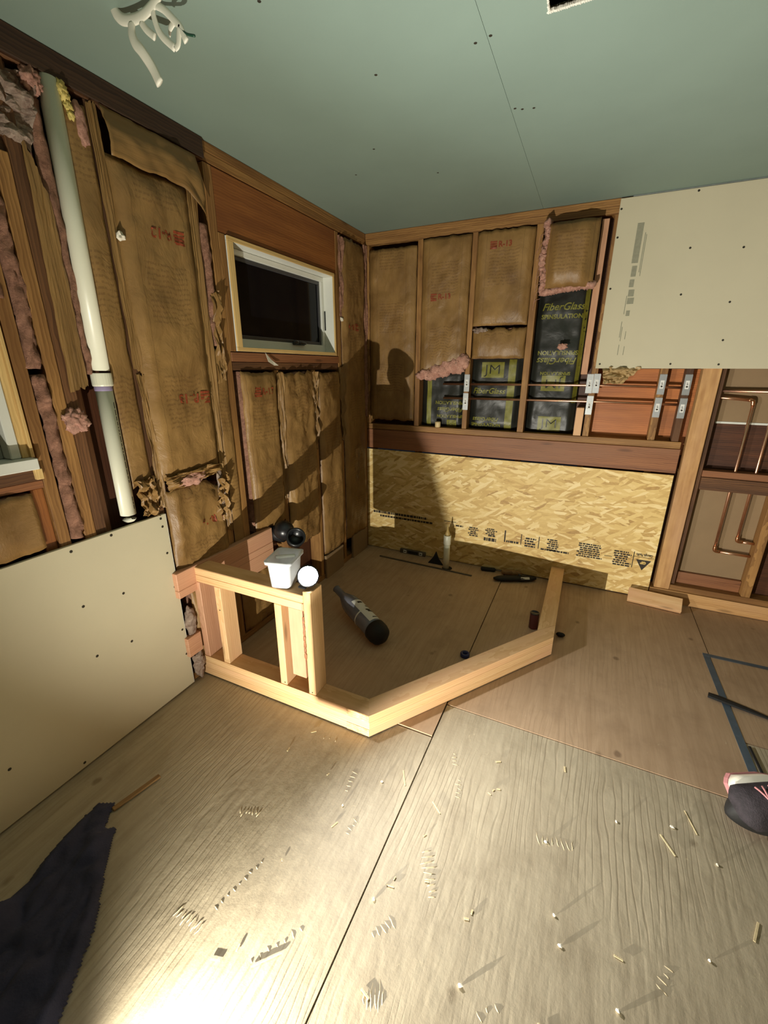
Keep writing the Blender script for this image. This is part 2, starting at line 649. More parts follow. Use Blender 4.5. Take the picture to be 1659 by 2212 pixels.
LENS = m_emit('lit_lamp_lens', (0.95, 0.98, 1.0), 60.0)

# ------------------------------------------------------------------ room shell
H = 2.44
RX, RY = 4.1, -4.5          # unseen far sides of the room
floor = structure('floor', (0, 0, 0))
sub = MB().box(-0.12, RX, RY, 0.12, -0.06, -0.022, 0)
obj('subfloor_deck', sub, W_DARK, floor)


def worn_sheet(x0, x1, y0, y1, z, name, mat, amp, parent, nx=0, ny=0, seed=0):
    """a plywood sheet with a low relief top and real edges"""
    mb = MB()
    if nx == 0:
        nx, ny = 1, 1

    def fn(a, b):
        x, y = x0 + (x1 - x0) * a, y0 + (y1 - y0) * b
        h = 0
        if amp and 0 < a < 1 and 0 < b < 1:
            rid = abs(noise.noise(Vector((x * 34 + 1.5 * noise.noise(Vector((x * 3, y * 2, seed))), y * 2.2, seed))))
            h = 0.7 * amp * (0.35 * noise.noise(Vector((x * 5, y * 5, seed + 4))) - 1.0 * max(0, 0.12 - rid) * 4 * max(0.0, min(1.0, 0.5 + 2 * noise.noise(Vector((x * 4, y * 2.5, seed + 20)))))
                       + 0.5 * noise.noise(Vector((x * 55, y * 26, seed + 9))))
        return (x, y, z + h)
    mb.grid(fn, nx, ny)
    t = 0.02
    mb.add([(x0, y0, z), (x1, y0, z), (x1, y1, z), (x0, y1, z), (x0, y0, z - t), (x1, y0, z - t), (x1, y1, z - t), (x0, y1, z - t)],
           [(0, 1, 5, 4), (1, 2, 6, 5), (2, 3, 7, 6), (3, 0, 4, 7), (4, 5, 6, 7)])
    return obj(name, mb, mat, parent, smooth=False)


g = 0.0025
worn_sheet(0.0, 1.22 - g, -1.765 + g, 0.06, 0.004, 'plywood_sheet', PLY_CLEAN, 0, floor)
worn_sheet(1.22 + g, 2.44 - g, -1.556 + g, 0.06, 0.001, 'plywood_sheet', PLY_CLEAN, 0, floor)
worn_sheet(2.44 + g, RX, -1.22 + g, 0.06, 0.0, 'plywood_sheet', PLY_CLEAN, 0, floor)
worn_sheet(-0.02, 1.22 - g, RY, -1.765 - 0.004, -0.001, 'plywood_sheet', PLY_WORN, 0.0009, floor, 190, 360, 1)
worn_sheet(1.22 + g, 2.44 - g, RY, -1.556 - g, -0.001, 'plywood_sheet', PLY_WORN, 0.0008, floor, 190, 360, 2)
worn_sheet(2.44 + g, RX, RY, -1.22 - g, -0.001, 'plywood_sheet', PLY_WORN, 0, floor)

# ridges of old adhesive left on the worn sheets
GLUE = m_plain('pale_adhesive_residue', srgb(176, 160, 128), 0.6, 0.15, 40, 0.3, 80)
gr_ = random.Random(31)
for (gx, gy, n_, ln, wd, ang) in ((1.385, -2.27, 9, 0.13, 0.040, 118), (1.39, -1.95, 5, 0.07, 0.022, 95), (1.34, -1.83, 4, 0.05, 0.02, 110), (1.74, -2.00, 8, 0.11, 0.035, 12), (0.79, -2.68, 9, 0.09, 0.035, 0),
                                  (1.31, -2.46, 5, 0.06, 0.025, 60), (1.09, -2.25, 4, 0.05, 0.018, 80), (0.86, -2.55, 9, 0.16, 0.012, 75), (1.35, -2.60, 6, 0.05, 0.045, 30),
                                  (0.82, -1.96, 3, 0.05, 0.014, 10), (1.0, -2.10, 5, 0.08, 0.02, 95), (0.73, -2.36, 7, 0.07, 0.03, 20), (1.62, -2.50, 3, 0.05, 0.02, 40), (1.06, -2.62, 7, 0.14, 0.014, 55), (2.03, -2.24, 4, 0.06, 0.02, 70)):
    mb = MB()
    a = math.radians(ang)
    for k in range(n_):
        t_ = (k / max(1, n_ - 1) - .5) * ln
        w2 = wd * gr_.uniform(0.4, 1.0)
        cx, cy = gx + math.cos(a) * t_, gy + math.sin(a) * t_
        px, py = -math.sin(a + gr_.uniform(-.3, .3)), math.cos(a + gr_.uniform(-.3, .3))
        o_ = gr_.uniform(-.004, .004)
        mb.tube([(cx + px * (q * w2 + o_) + gr_.uniform(-.002, .002), cy + py * (q * w2 + o_), -0.0016) for q in (-.75, -.3, .2, .75)],
                [0.0010, 0.0026, 0.0024, 0.001], 7, 0.7)
    obj('adhesive_residue', mb, GLUE, floor, True)['kind'] = 'stuff'

ceiling = structure('ceiling', (0, 0, H))
# sheet with the cut-out for a ceiling box: x 1.395..1.50, y -1.70..-1.585
HX0, HX1, HY0, HY1 = 1.393, 1.53, -1.70, -1.582
T = 0.0127


def slab(poly_boxes, name, mat, parent):
    mb = MB()
    for b in poly_boxes:
        mb.box(*b, ch=0)
    return obj(name, mb, mat, parent)


slab([(0, 1.2205, -4.0, 0.0, H, H + T)], 'drywall_sheet', GREENB, ceiling)
slab([(1.2215, HX0, -4.0, 0, H, H + T), (HX1, 2.44, -4.0, 0, H, H + T), (HX0, HX1, HY1, 0, H, H + T), (HX0, HX1, -4.0, HY0, H, H + T)],
     'drywall_sheet', GREENB, ceiling)
slab([(2.441, RX, -4.0, 0, H, H + T)], 'drywall_sheet', GREENB, ceiling)
slab([(0, RX, RY, -4.001, H, H + T)], 'drywall_sheet', GREENB, ceiling)
# broken gypsum rim of the cut-out and the dark joist bay above
mb = MB()
for i in range(26):
    a = i / 26
    x = HX0 + (HX1 - HX0) * a
    mb.blob((x, HY1 - 0.002, H + 0.002), (0.006, 0.005, 0.007), 0.5, 2, 1, i)
for i in range(16):
    mb.blob((HX0 + 0.001, HY0 + (HY1 - HY0) * i / 16, H + 0.002), (0.004, 0.006, 0.006), 0.5, 2, 1, i + 40)
obj('broken_rim', mb, GYPSUM, ceiling)
obj('attic_deck', MB().box(0, RX, RY, 0.1, H + 0.2, H + 0.22, 0), W_DARK, ceiling)


def ceil_hit(x, y, rad):
    mb = MB()
    mb.lathe([(0.0, -0.0012), (rad, -0.0006), (rad * 1.1, 0.0)], Matrix.Translation((x, y, H)), 8)
    obj('screw', mb, SCREW, ceiling)


for (x, y) in ((0.704, -1.946), (1.184, -1.553), (1.231, -1.564), (0.851, -1.548), (1.236, -1.156), (1.30, -1.13), (1.26, -1.14), (0.62, -1.1), (0.80, -0.75), (0.42, -0.9)):
    ceil_hit(x, y, 0.005)

wall_left = structure('wall_left', (0, -2, 0))
wall_back = structure('wall_back', (1.5, 0, 0))
wall_right = structure('wall_right', (RX, -2, 0))
wall_front = structure('wall_front', (2, RY, 0))
obj('sheathing', MB().box(RX, RX + 0.02, RY, 0.1, 0, H, 0), BACKPANEL, wall_right)
obj('sheathing', MB().box(-0.1, RX, RY - 0.02, RY, 0, H, 0), BACKPANEL, wall_front)


def Lm(h, a, z):
    return (h, a, z)


def Bm(h, a, z):
    return (a, -h, z)


# sheathing behind the frame
mb = MB()
mb.box(-0.11, -0.092, RY, -2.43, 0, H, 0, 'z')
mb.box(-0.11, -0.092, -2.43, -1.405, 0, H, 0, 'z')
mb.box(-0.11, -0.092, -1.405, -0.465, 0, 1.61, 0, 'z')
mb.box(-0.11, -0.092, -1.405, -0.465, 2.1, H, 0, 'z')
mb.box(-0.11, -0.092, -0.465, 0.1, 0, H, 0, 'z')
obj('sheathing', mb, W_DSHEATH, wall_left)


def Lstud(y0, y1, z0, z1, x0=-0.089, x1=0.0, mat=W_OLD, name='stud', grain='z'):
    return obj(name, MB().box(x0, x1, y0, y1, z0, z1, 0.002, grain), mat, wall_left)


def Bstud(x0, x1, z0, z1, y0=0.0, y1=0.089, mat=W_OLD, name='stud', grain='z'):
    return obj(name, MB().box(x0, x1, y0, y1, z0, z1, 0.002, grain), mat, wall_back)


# left wall plates and studs
Lstud(-4.4, 0.0, 2.402, 2.44, name='top_plate', grain='y')
Lstud(-1.498, 0.0, 2.364, 2.4015, name='top_plate', grain='y')
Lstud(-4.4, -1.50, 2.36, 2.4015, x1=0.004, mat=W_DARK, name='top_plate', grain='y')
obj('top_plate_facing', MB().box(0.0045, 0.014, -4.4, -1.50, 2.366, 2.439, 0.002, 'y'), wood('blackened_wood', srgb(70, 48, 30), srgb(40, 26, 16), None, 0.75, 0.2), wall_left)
Lstud(-4.4, 0.0, 0.005, 0.043, name='bottom_plate', grain='y')
Lstud(-2.385, -2.347, 0.043, 2.12)
Lstud(-2.425, -2.386, 0.043, 1.135, x1=-0.012, mat=W_HEAD)
Lstud(-2.297, -2.256, 0.043, 2.12)
Lstud(-2.2535, -2.212, 0.043, 2.36, x1=-0.006, mat=W_DARK)
Lstud(-2.211, -2.168, 0.043, 2.36, x1=-0.05, mat=W_RED)
Lstud(-1.994, -1.957, 0.043, 2.36, mat=W_DARK)
Lstud(-1.618, -1.575, 0.043, 2.36)
Lstud(-1.500, -1.452, 0.043, 2.36)
Lstud(-1.4515, -1.412, 1.60, 2.11)
Lstud(-1.130, -1.094, 0.043, 1.51)
Lstud(-0.760, -0.722, 0.043, 1.51)
Lstud(-0.458, -0.424, 1.60, 2.11)
Lstud(-0.4235, -0.386, 0.043, 2.36)
Lstud(-0.040, -0.002, 0.043, 2.36)
Lstud(-1.4515, -0.424, 2.112, 2.36, x1=-0.002, mat=W_HEAD, name='header_beam', grain='y')
Lstud(-1.4515, -0.424, 1.553, 1.597, x1=0.002, mat=W_RED, name='rough_sill', grain='y')
Lstud(-1.4515, -0.424, 1.511, 1.5515, x1=-0.004, mat=W_DARK, name='rough_sill', grain='y')
Lstud(-4.4, -2.20, 2.121, 2.358, x1=-0.02, mat=W_DARK, name='header_beam', grain='y')
Lstud(-4.4, -2.386, 1.165, 1.205, x1=0.006, mat=W_DARK, name='rough_sill', grain='y')
Lstud(-4.4, -2.386, 1.137, 1.1645, x1=0.0, mat=W_RED, name='rough_sill', grain='y')
# blocking boards nailed over the studs at knee wall height
for z0, z1, m in ((0.540, 0.628, W_PINK), (0.500, 0.539, W_PINK), (0.402, 0.4995, W_PINK)):
    if z0 < 0.45:
        obj('blocking', MB().box(0.0035, 0.04, -1.78, -1.315, z0, z1, 0.002, 'y'), m, wall_left)
    else:
        obj('blocking', MB().box(0.0035, 0.04, -1.985, -1.315, z0, z1, 0.002, 'y'), m, wall_left)
obj('blocking', MB().box(0.0, 0.036, -1.98, -1.90, 0.17, 0.275, 0.002, 'y'), W_PINK, wall_left)
obj('blocking', MB().box(0.001, 0.02, -0.31, -0.06, 0.005, 0.20, 0.002, 'y'), BACKPANEL, wall_left)
obj('blocking', MB().box(0.001, 0.02, -0.72, -0.47, 0.005, 0.19, 0.002, 'y'), BACKPANEL, wall_left)

# back wall frame
mb = MB()
mb.box(-0.1, 1.62, 0.092, 0.11, 0.9, H, 0, 'x')
obj('sheathing', mb, W_DSHEATH, wall_back)
obj('sheathing', MB().box(1.625, 2.22, 0.075, 0.091, 1.0, 1.52, 0, 'x'), W_SHEATH, wall_back)
mb = MB()
mb.box(1.625, RX, 0.092, 0.11, 0.0, H, 0, 'x')
obj('sheathing', mb, W_DSHEATH, wall_back)
Bstud(0.0, RX, 2.402, 2.44, name='top_plate', grain='x')
Bstud(0.0, RX, 2.364, 2.4015, name='top_plate', grain='x')
Bstud(0.0, 0.032, 1.092, 2.363)
Bstud(0.412, 0.450, 1.092, 2.363)
Bstud(0.795, 0.830, 1.092, 2.363)
Bstud(1.196, 1.238, 1.092, 2.363)
Bstud(1.622, 1.660, 1.092, 2.363)
Bstud(2.000, 2.040, 1.092, 1.60)
Bstud(2.130, 2.168, 1.092, 1.60, mat=W_DARK)
Bstud(0.0, 2.185, 1.050, 1.091, y0=-0.006, name='sill_plate', grain='x')
Bstud(0.0, 2.19, 0.893, 1.046, y0=-0.001, mat=W_RED, name='rim_beam', grain='x')
# pale sister studs beside the drywall
obj('stud', MB().box(1.560, 1.598, -0.004, 0.085, 1.485, 2.345, 0.002, 'z'), W_PINK, wall_back)
obj('stud', MB().box(1.565, 1.612, 0.002, 0.088, 1.092, 1.275, 0.002, 'z'), W_NEW, wall_back)
# post and the pipe bay right of it
obj('post', MB().box(2.212, 2.302, -0.004, 0.089, 0.096, 2.363, 0.003, 'z'), W_POST, wall_back)
obj('stud', MB().box(2.304, 2.330, 0.02, 0.089, 0.134, 2.363, 0.002, 'z'), W_DARK, wall_back)
obj('stud', MB().box(2.690, 2.735, 0.002, 0.089, 0.134, 0.80, 0.002, 'z'), W_OLD, wall_back)
obj('stud', MB().box(3.05, 3.09, 0.002, 0.089, 0.134, 2.363, 0.002, 'z'), W_OLD, wall_back)
obj('blocking', MB().box(2.331, 3.049, 0.0, 0.089, 0.806, 0.885, 0.002, 'x'), W_DARK, wall_back)
obj('blocking', MB().box(2.331, 3.049, 0.01, 0.089, 0.886, 0.926, 0.002, 'x'), W_RED, wall_back)
obj('bottom_plate', MB().box(2.19, RX, -0.012, 0.089, 0.003, 0.094, 0.002, 'x'), W_POST, wall_back)
obj('bottom_plate', MB().box(2.304, RX, 0.0, 0.089, 0.095, 0.133, 0.002, 'x'), W_OLD, wall_back)
obj('blocking', MB().box(2.331, 2.689, 0.055, 0.089, 0.134, 0.215, 0.002, 'x'), W_RED, wall_back)
obj('board_back', MB().box(2.331, 2.689, 0.080, 0.0915, 0.216, 0.80, 0, 'x'), BACKPANEL, wall_back)
obj('board_back', MB().box(2.331, 3.049, 0.078, 0.0915, 1.215, 2.36, 0, 'x'), BACKPANEL, wall_back)
obj('board_edge', MB().box(2.345, 2.70, 0.074, 0.0779, 1.207, 1.219, 0.001, 'x'), WHITE_PAINT, wall_back)
obj('bottom_plate', MB().box(0, 2.19, 0.02, 0.089, 0.0, 0.04, 0, 'x'), W_OLD, wall_back)
for sx in (0.02, 0.42, 0.80, 1.2, 1.62, 2.02):
    Bstud(sx, sx + 0.038, 0.04, 0.892, y0=0.02)


# ------------------------------------------------------------------ windows
def window_corner():
    w1 = structure('window_1', (0, -0.935, 1.6))
    y0, y1, z0, z1 = -1.408, -0.462, 1.602, 2.107
    t = 0.020
    xf, xb = 0.006, -0.10
    # jamb lining, painted inside, raw wood on the front edge
    def jamb(a0, a1, b0, b1, g):
        obj('jamb', MB().box(xb, xf - 0.0045, a0, a1, b0, b1, 0.001, g), WHITE_PAINT, w1)
        obj('jamb_edge', MB().box(xf - 0.004, xf + 0.004, a0, a1, b0, b1, 0.001, g), W_TRIM, w1)
    jamb(y0, y0 + 0.036, z0 + t, z1 - t, 'z')
    jamb(y1 - 0.014, y1, z0 + t, z1 - t, 'z')
    jamb(y0, y1, z1 - t + .0005, z1, 'y')
    jamb(y0, y1, z0, z0 + t - .0005, 'y')
    a0, a1, b0, b1 = y0 + 0.037, y1 - 0.0145, z0 + t + .001, z1 - t - .001
    fr = MB()
    fw = 0.045
    for (p, q, rr, s) in ((a0, a1, b0, b0 + fw), (a0, a1, b1 - fw * .6, b1), (a0, a0 + fw * .6, b0 + fw, b1 - fw * .6), (a1 - fw * .6, a1, b0 + fw, b1 - fw * .6)):
        fr.box(-0.098, -0.07, p, q, rr, s, 0.002, 'y')
    obj('window_frame', fr, WHITE_PAINT, w1)
    sa = MB()
    for (p, q, rr, s) in ((a0 + fw * .6, a1 - fw * .6, b0 + fw, b0 + fw + .02), (a0 + fw * .6, a1 - fw * .6, b1 - fw * .6 - .02, b1 - fw * .6),
                          (a0 + fw * .6, a0 + fw * .6 + .02, b0 + fw + .02, b1 - fw * .6 - .02), (a1 - fw * .6 - .02, a1 - fw * .6, b0 + fw + .02, b1 - fw * .6 - .02)):
        sa.box(-0.097, -0.083, p, q, rr, s, 0.002, 'y')
    obj('sash', sa, m_plain('grey_vinyl_sash', srgb(60, 60, 62), 0.4, 0.05, 10, 0), w1)
    obj('pane', MB().box(-0.097, -0.092, a0 + .02, a1 - .02, b0 + .02, b1 - .02, 0), GLASS, w1)
    lt = MB()
    ym = -0.80
    lt.box(-0.069, -0.05, ym - 0.055, ym + 0.055, b0 + fw - .012, b0 + fw + .012, 0.006, 'y')
    lt.blob((-0.052, ym - .04, b0 + fw + .004), (0.012, 0.03, 0.014), 0.1, 2, 2, 3)
    lt.blob((-0.052, ym + .03, b0 + fw), (0.012, 0.045, 0.010), 0.1, 2, 2, 5)
    obj('latch', lt, BLACKP, w1, True)
    obj('window_stop', MB().box(-0.068, -0.060, a1 - 0.004, a1 - .0005, b0 + .14, b0 + .26, 0.001, 'z'), BLACKP, w1)


window_corner()


def window_left():
    w2 = structure('window_2', (0, -2.9, 1.2))
    y1, z0, z1 = -2.392, 1.207, 2.119
    obj('sill_board', MB().box(-0.09, 0.034, -3.4, y1 - 0.008, z0, z0 + 0.036, 0.002, 'y'), WHITE_PAINT, w2)
    obj('jamb', MB().box(-0.095, -0.002, y1 - 0.032, y1 - 0.001, z0 + 0.0365, z1, 0.002, 'z'), W_TRIM, w2)
    obj('jamb_edge', MB().box(-0.0015, 0.008, y1 - 0.012, y1 - 0.002, z0 + 0.0365, z1, 0.001, 'z'), W_TRIM, w2)
    obj('window_frame', MB().box(-0.085, -0.004, y1 - 0.062, y1 - 0.033, z0 + 0.037, z1, 0.003, 'z'), WHITE_PAINT, w2)
    obj('window_frame', MB().box(-0.085, -0.045, y1 - 0.10, y1 - 0.063, z0 + 0.037, z1, 0.003, 'z'), m_plain('grey_vinyl_frame', srgb(150, 154, 146), 0.4, 0.05, 10, 0), w2)
    obj('pane', MB().box(-0.08, -0.074, -3.4, y1 - 0.101, z0 + 0.037, z1, 0), GLASS, w2)
    obj('sill_block', MB().box(-0.05, 0.02, y1 - 0.018, y1 + 0.004, 1.17, z0 - .001, 0.002, 'z'), W_TRIM, w2)


window_left()
# frame of the wall left of window 2, out of sight
Lstud(-3.44, -3.401, 0.043, 2.12)


# ------------------------------------------------------------------ insulation
def batt(label, M, u0, u1, v0, v1, bulge=0.022, seed=1, base=0.004, rag=(0.004, 0.004), depth=0.07, wr=0.006, group='kraft faced batts in the stud bays',
         prints=(), fringe=True, tilt=None, cut=None, edge=0.12):
    """kraft faced batt: bulging paper facing stapled at the edges, pink wool behind it"""
    root = thing('insulation_batt', label, 'insulation', M(0.0, (u0 + u1) / 2, v0), group)
    wdt, hgt = u1 - u0, v1 - v0

    def hfun(a, b):
        e = min(a, 1 - a)
        k = min(1.0, e / edge)
        k = k * k * (3 - 2 * k)
        kb = min(1.0, min(b, 1 - b) * hgt / 0.06)
        uu, vv = a * wdt, b * hgt
        h = base + bulge * k * (0.35 + 0.65 * kb)
        h += wr * k * fnz(uu * 6, vv * 4, seed * 5.3, 1.0, 3)
        rn = fnz(uu * 9 + vv * 3, vv * 14 - uu * 4, seed * 2.1, 1.0, 3)
        h += wr * 0.9 * max(0.0, 0.25 - abs(rn)) * 3 * k
        h += 0.003 * noise.noise(Vector((uu * 20, vv * 10, seed)))
        if tilt:
            h += tilt(a, b)
        return h

    def vb(a, b):
        lo = v0 + rag[0] * fnz(a * wdt * 22, seed, 1.3, 1, 4)
        hi = v1 + rag[1] * fnz(a * wdt * 22, seed, 7.7, 1, 4)
        if cut:
            l2, h2 = cut(a)
            lo += l2
            hi += h2
        return lo + (hi - lo) * b

    def ub(a, b):
        return u0 + wdt * a + (0.004 * noise.noise(Vector((b * hgt * 14, seed, a * 3))) if a in (0.0, 1.0) else 0)

    nu, nv = max(10, int(wdt / 0.014)), max(8, int(hgt / 0.022))
    mb = MB()
    sd = RNG.uniform(0, 6)
    mb.grid(lambda a, b: M(hfun(a, b), ub(a, b), vb(a, b)), nu, nv,
            lambda a, b: ((a - .5) * wdt, v0 + hgt * b, sd))
    obj('paper_facing', mb, KRAFT, root, True, solid=0.0012)
    fb = MB()
    ins = 0.006

    def body(a, b, s):
        return M(s, u0 + ins + (wdt - 2 * ins) * a, vb(a, 0.004 + 0.992 * b))
    back = -depth
    fb.grid(lambda a, b: body(a, b, hfun(a, b) - 0.016), 8, 12)
    fb.grid(lambda a, b: body(a, b, back), 8, 12)
    fb.grid(lambda a, b: M(back + (hfun(0, b) - 0.016 - back) * a, u0 + ins, vb(0, 0.004 + .992 * b)), 3, 12)
    fb.grid(lambda a, b: M(back + (hfun(1, b) - 0.016 - back) * a, u1 - ins, vb(1, 0.004 + .992 * b)), 3, 12)
    fb.grid(lambda a, b: M(back + (hfun(b, 0) - 0.016 - back) * a, u0 + ins + (wdt - 2 * ins) * b, vb(b, 0.004)), 3, 8)
    fb.grid(lambda a, b: M(back + (hfun(b, 1) - 0.016 - back) * a, u0 + ins + (wdt - 2 * ins) * b, vb(b, 0.996)), 3, 8)
    obj('fiberglass', fb, PINKOLD, root, True)
    for (pu, pv, size, rot180) in prints:
        pm = MB()
        sgn = -1 if rot180 else 1

        def place(x, y):
            uu, vv = pu + sgn * x, pv + sgn * y
            a, b = (uu - u0) / wdt, (vv - v0) / hgt
            return M(hfun(min(max(a, 0), 1), min(max(b, 0), 1)) + 0.0022, uu, vv)
        vs, fs = text_mesh('R-13', size, 0.0, 0.0015)
        pm.add([place(p.x + size * 0.55, p.y) for p in vs], fs)
        for k in range(4):                      # small striped square emblem before the figures
            yy = -size * 0.5 + k * size * 0.26
            pm.grid(lambda a, b: place(-size * 1.55 + size * 0.95 * a, yy + size * 0.19 * b), 4, 1)
        obj('red_print', pm, REDINK, root)
    return root, hfun


def tuft(label, c, size, seed, mat=PINK, amp=0.45, freq=3.2, sub=4, cat='insulation', group=None, name='fiberglass_tuft'):
    o = obj(name, MB().blob(c, size, amp, freq, sub, seed), mat, None, True)
    return tag(o, label, cat, group)


def strip(label, M, u, wdt, v0, v1, seed, mat=PINKOLD, h=0.0, amp=0.012, name='fiberglass_strip', lean=0.0, n=44):
    """ragged strip of exposed wool in a narrow gap"""
    mb = MB()
    m = 9

    def fn(a, b):
        v = v0 + (v1 - v0) * b
        wv = 1 + 0.45 * fnz(v * 7, seed, a, 1, 3)
        cu = u + lean * (b - .5) + 0.010 * fnz(v * 5, seed + 3, 0, 1, 3)
        uu = cu + (a - .5) * wdt * wv
        hh = h + amp * (math.sin(math.pi * a) * 1.1 - 0.7) + amp * 0.9 * fnz(uu * 40, v * 22, seed, 1, 4)
        return M(hh, uu, v)
    mb.grid(fn, m, n)
    mb.grid(lambda a, b: M(-0.06, u + lean * (b - .5) + (a - .5) * wdt * 0.8, v0 + (v1 - v0) * b), m, n)
    o = obj(name, mb, mat, None, True, solid=0.01)
    return tag(o, label, 'insulation')


def scrap_paper(label, M, pts, h0, seed, crump=0.012, mat=KRAFT, name='paper_scrap', cat='paper', n=14, thick=0.0012, parent=None):
    """crumpled torn sheet spanning a quad of (u, v, h) corners: bl, br, tr, tl"""
    bl, br, tr, tl = [Vector(p) for p in pts]
    mb = MB()

    def fn(a, b):
        p = bl * (1 - a) * (1 - b) + br * a * (1 - b) + tr * a * b + tl * (1 - a) * b
        e = 1.0 if (a in (0, 1) or b in (0, 1)) else 0.35
        j = 0.007 * e
        uu = p.x + j * fnz(a * 6, b * 6, seed, 1, 3)
        vv = p.y + j * 1.6 * fnz(a * 6, b * 6, seed + 5, 1, 3)
        hh = h0 + p.z + crump * (abs(fnz(a * 3, b * 3, seed + 9, 1, 4)) * 2 - 0.2)
        return M(hh, uu, vv)
    mb.grid(fn, n, n, lambda a, b: (0.3 + a * .2, b * .2 + seed, seed))
    o = obj(name, mb, mat, parent, False, solid=thick)
    if parent is None:
        tag(o, label, cat)
    return o


# ---- left wall
bigL, hL = batt('wide kraft paper batt between white pipe and small window, tall with red print', Lm, -1.956, -1.617, 1.055, 2.225, 0.026, 3,
                prints=((-1.735, 1.395, 0.055, True), (-1.76, 2.02, 0.05, True)), rag=(0.02, 0.004), wr=0.008)
# the folded-over top of that batt
mb = MB()


def flapf(a, b):
    y = -1.95 + 0.40 * a
    zt = 2.362 - 0.004 * a
    zb = 2.215 - 0.05 * max(0, (a - .72) / .28) ** 1.5 * 1.4 + 0.012 * fnz(a * 5, 2, 3, 1, 3)
    z = zt + (zb - zt) * b
    h = 0.012 + 0.03 * math.sin(b * 2.2) + 0.012 * fnz(a * 4, b * 3, 8, 1, 3) + 0.02 * max(0, a - .8) * b
    return (h, y, z)


mb.grid(flapf, 28, 12, lambda a, b: (0.2 + a * .05, b * .16 + 5, 2.0))
tag(obj('insulation_flap', mb, KRAFT, None, True, solid=0.002), 'light brown paper flap folded over at ceiling above the wide batt', 'insulation')
batt('torn lower kraft batt above the knee wall with upside down red print', Lm, -1.950, -1.617, 0.52, 1.02, 0.02, 5, rag=(0.01, 0.028), wr=0.014,
     prints=((-1.72, 0.815, 0.05, True),), cut=lambda a: (0, -0.05 * max(0, a - .6) / .4))
scrap_paper('torn kraft paper piece curling beside stud at end of the lower batt tear', Lm, ((-1.70, 0.80, 0), (-1.615, 0.78, 0), (-1.615, 1.03, 0.02), (-1.66, 1.00, 0.01)), 0.022, 21, 0.03, n=14, name='paper_scrap')
tuft('pale pink wool bursting from the tear above the lower kraft batt', (0.02, -1.80, 1.04), (0.02, 0.10, 0.028), 4, PINK, 0.6, 4)
tuft('dark wool in the tear beside the stud above knee wall', (0.022, -1.64, 0.95), (0.012, 0.022, 0.09), 6, GREYWOOL, 0.5, 3)
scrap_paper('torn kraft paper edge curling over the tear in lower batt', Lm, ((-1.93, 1.00, 0), (-1.64, 1.035, 0), (-1.63, 1.085, 0.02), (-1.95, 1.075, 0.01)), 0.02, 12, 0.02)
batt('narrow olive kraft batt strip right of the white pipe', Lm, -2.082, -1.996, 1.06, 2.33, 0.006, 7, rag=(0.02, 0.01), wr=0.004, edge=0.3)
scrap_paper('crumpled torn kraft remnant at foot of the narrow strip beside pipe', Lm, ((-2.06, 0.93, 0), (-1.985, 0.92, 0), (-1.985, 1.09, 0.01), (-2.075, 1.08, 0.0)), 0.008, 31, 0.035)
scrap_paper('torn paper flange along stud left of the wide batt, upper half', Lm, ((-1.985, 1.52, 0), (-1.945, 1.50, 0), (-1.955, 2.36, 0), (-1.99, 2.35, 0)), 0.004, 33, 0.006, n=24)
scrap_paper('torn paper flange along stud left of the wide batt, lower half', Lm, ((-1.975, 0.95, 0), (-1.94, 0.93, 0), (-1.95, 1.49, 0), (-1.98, 1.50, 0)), 0.004, 34, 0.008, n=24)
scrap_paper('ragged paper flange on the stud right of the wide batt', Lm, ((-1.622, 0.72, 0), (-1.578, 0.70, 0), (-1.565, 2.30, 0), (-1.625, 2.35, 0)), 0.004, 35, 0.008, n=30)
strip('torn pink wool strip beside the small window stud', Lm, -1.537, 0.055, 1.62, 2.12, 41, PINKOLD, 0.0, 0.014)
scrap_paper('dark torn paper hanging beside the stud left of small window', Lm, ((-1.565, 1.45, 0), (-1.508, 1.47, 0), (-1.512, 1.86, 0.005), (-1.55, 1.84, 0)), 0.008, 42, 0.028, n=16)
batt('narrow kraft strip between two studs left of small window', Lm, -1.574, -1.502, 0.60, 1.60, 0.004, 8, rag=(0.01, 0.02), edge=0.35, wr=0.006)
# under the small window
batt('kraft batt under small window, leftmost of three, with red print', Lm, -1.408, -1.134, 0.62, 1.50, 0.024, 9, rag=(0.005, 0.012), wr=0.010,
     prints=((-1.265, 1.40, 0.05, False),))
batt('wrinkled kraft batt under middle of small window, second of three', Lm, -1.092, -0.764, 0.40, 1.495, 0.022, 11, rag=(0.005, 0.02), wr=0.016)
batt('kraft batt under right end of small window, third of three', Lm, -0.718, -0.428, 0.20, 1.495, 0.020, 13, rag=(0.005, 0.012), wr=0.012)
batt('kraft batt in the corner bay right of the small window', Lm, -0.384, -0.044, 0.20, 2.34, 0.018, 15, rag=(0.005, 0.016), wr=0.010,
     prints=((-0.25, 1.80, 0.05, True),))
scrap_paper('loose paper flange hanging on stud between first and second batt below window', Lm, ((-1.135, 0.75, 0), (-1.090, 0.75, 0), (-1.075, 1.50, 0.012), (-1.125, 1.49, 0)), 0.005, 51, 0.010, n=24)
scrap_paper('torn paper strips hanging on stud between second and third batt below window', Lm, ((-0.80, 1.02, 0.0), (-0.75, 1.0, 0.0), (-0.72, 1.50, 0.012), (-0.81, 1.50, 0)), 0.006, 52, 0.02, n=20)
scrap_paper('paper flange on stud below right corner of small window', Lm, ((-0.425, 1.02, 0), (-0.385, 1.0, 0), (-0.375, 1.54, 0.01), (-0.43, 1.52, 0)), 0.005, 53, 0.014, n=20)
scrap_paper('torn paper flange right of the small window near ceiling', Lm, ((-0.40, 1.86, 0), (-0.365, 1.85, 0), (-0.355, 2.33, 0.01), (-0.40, 2.34, 0)), 0.005, 54, 0.012, mat=PINKOLD, n=20)
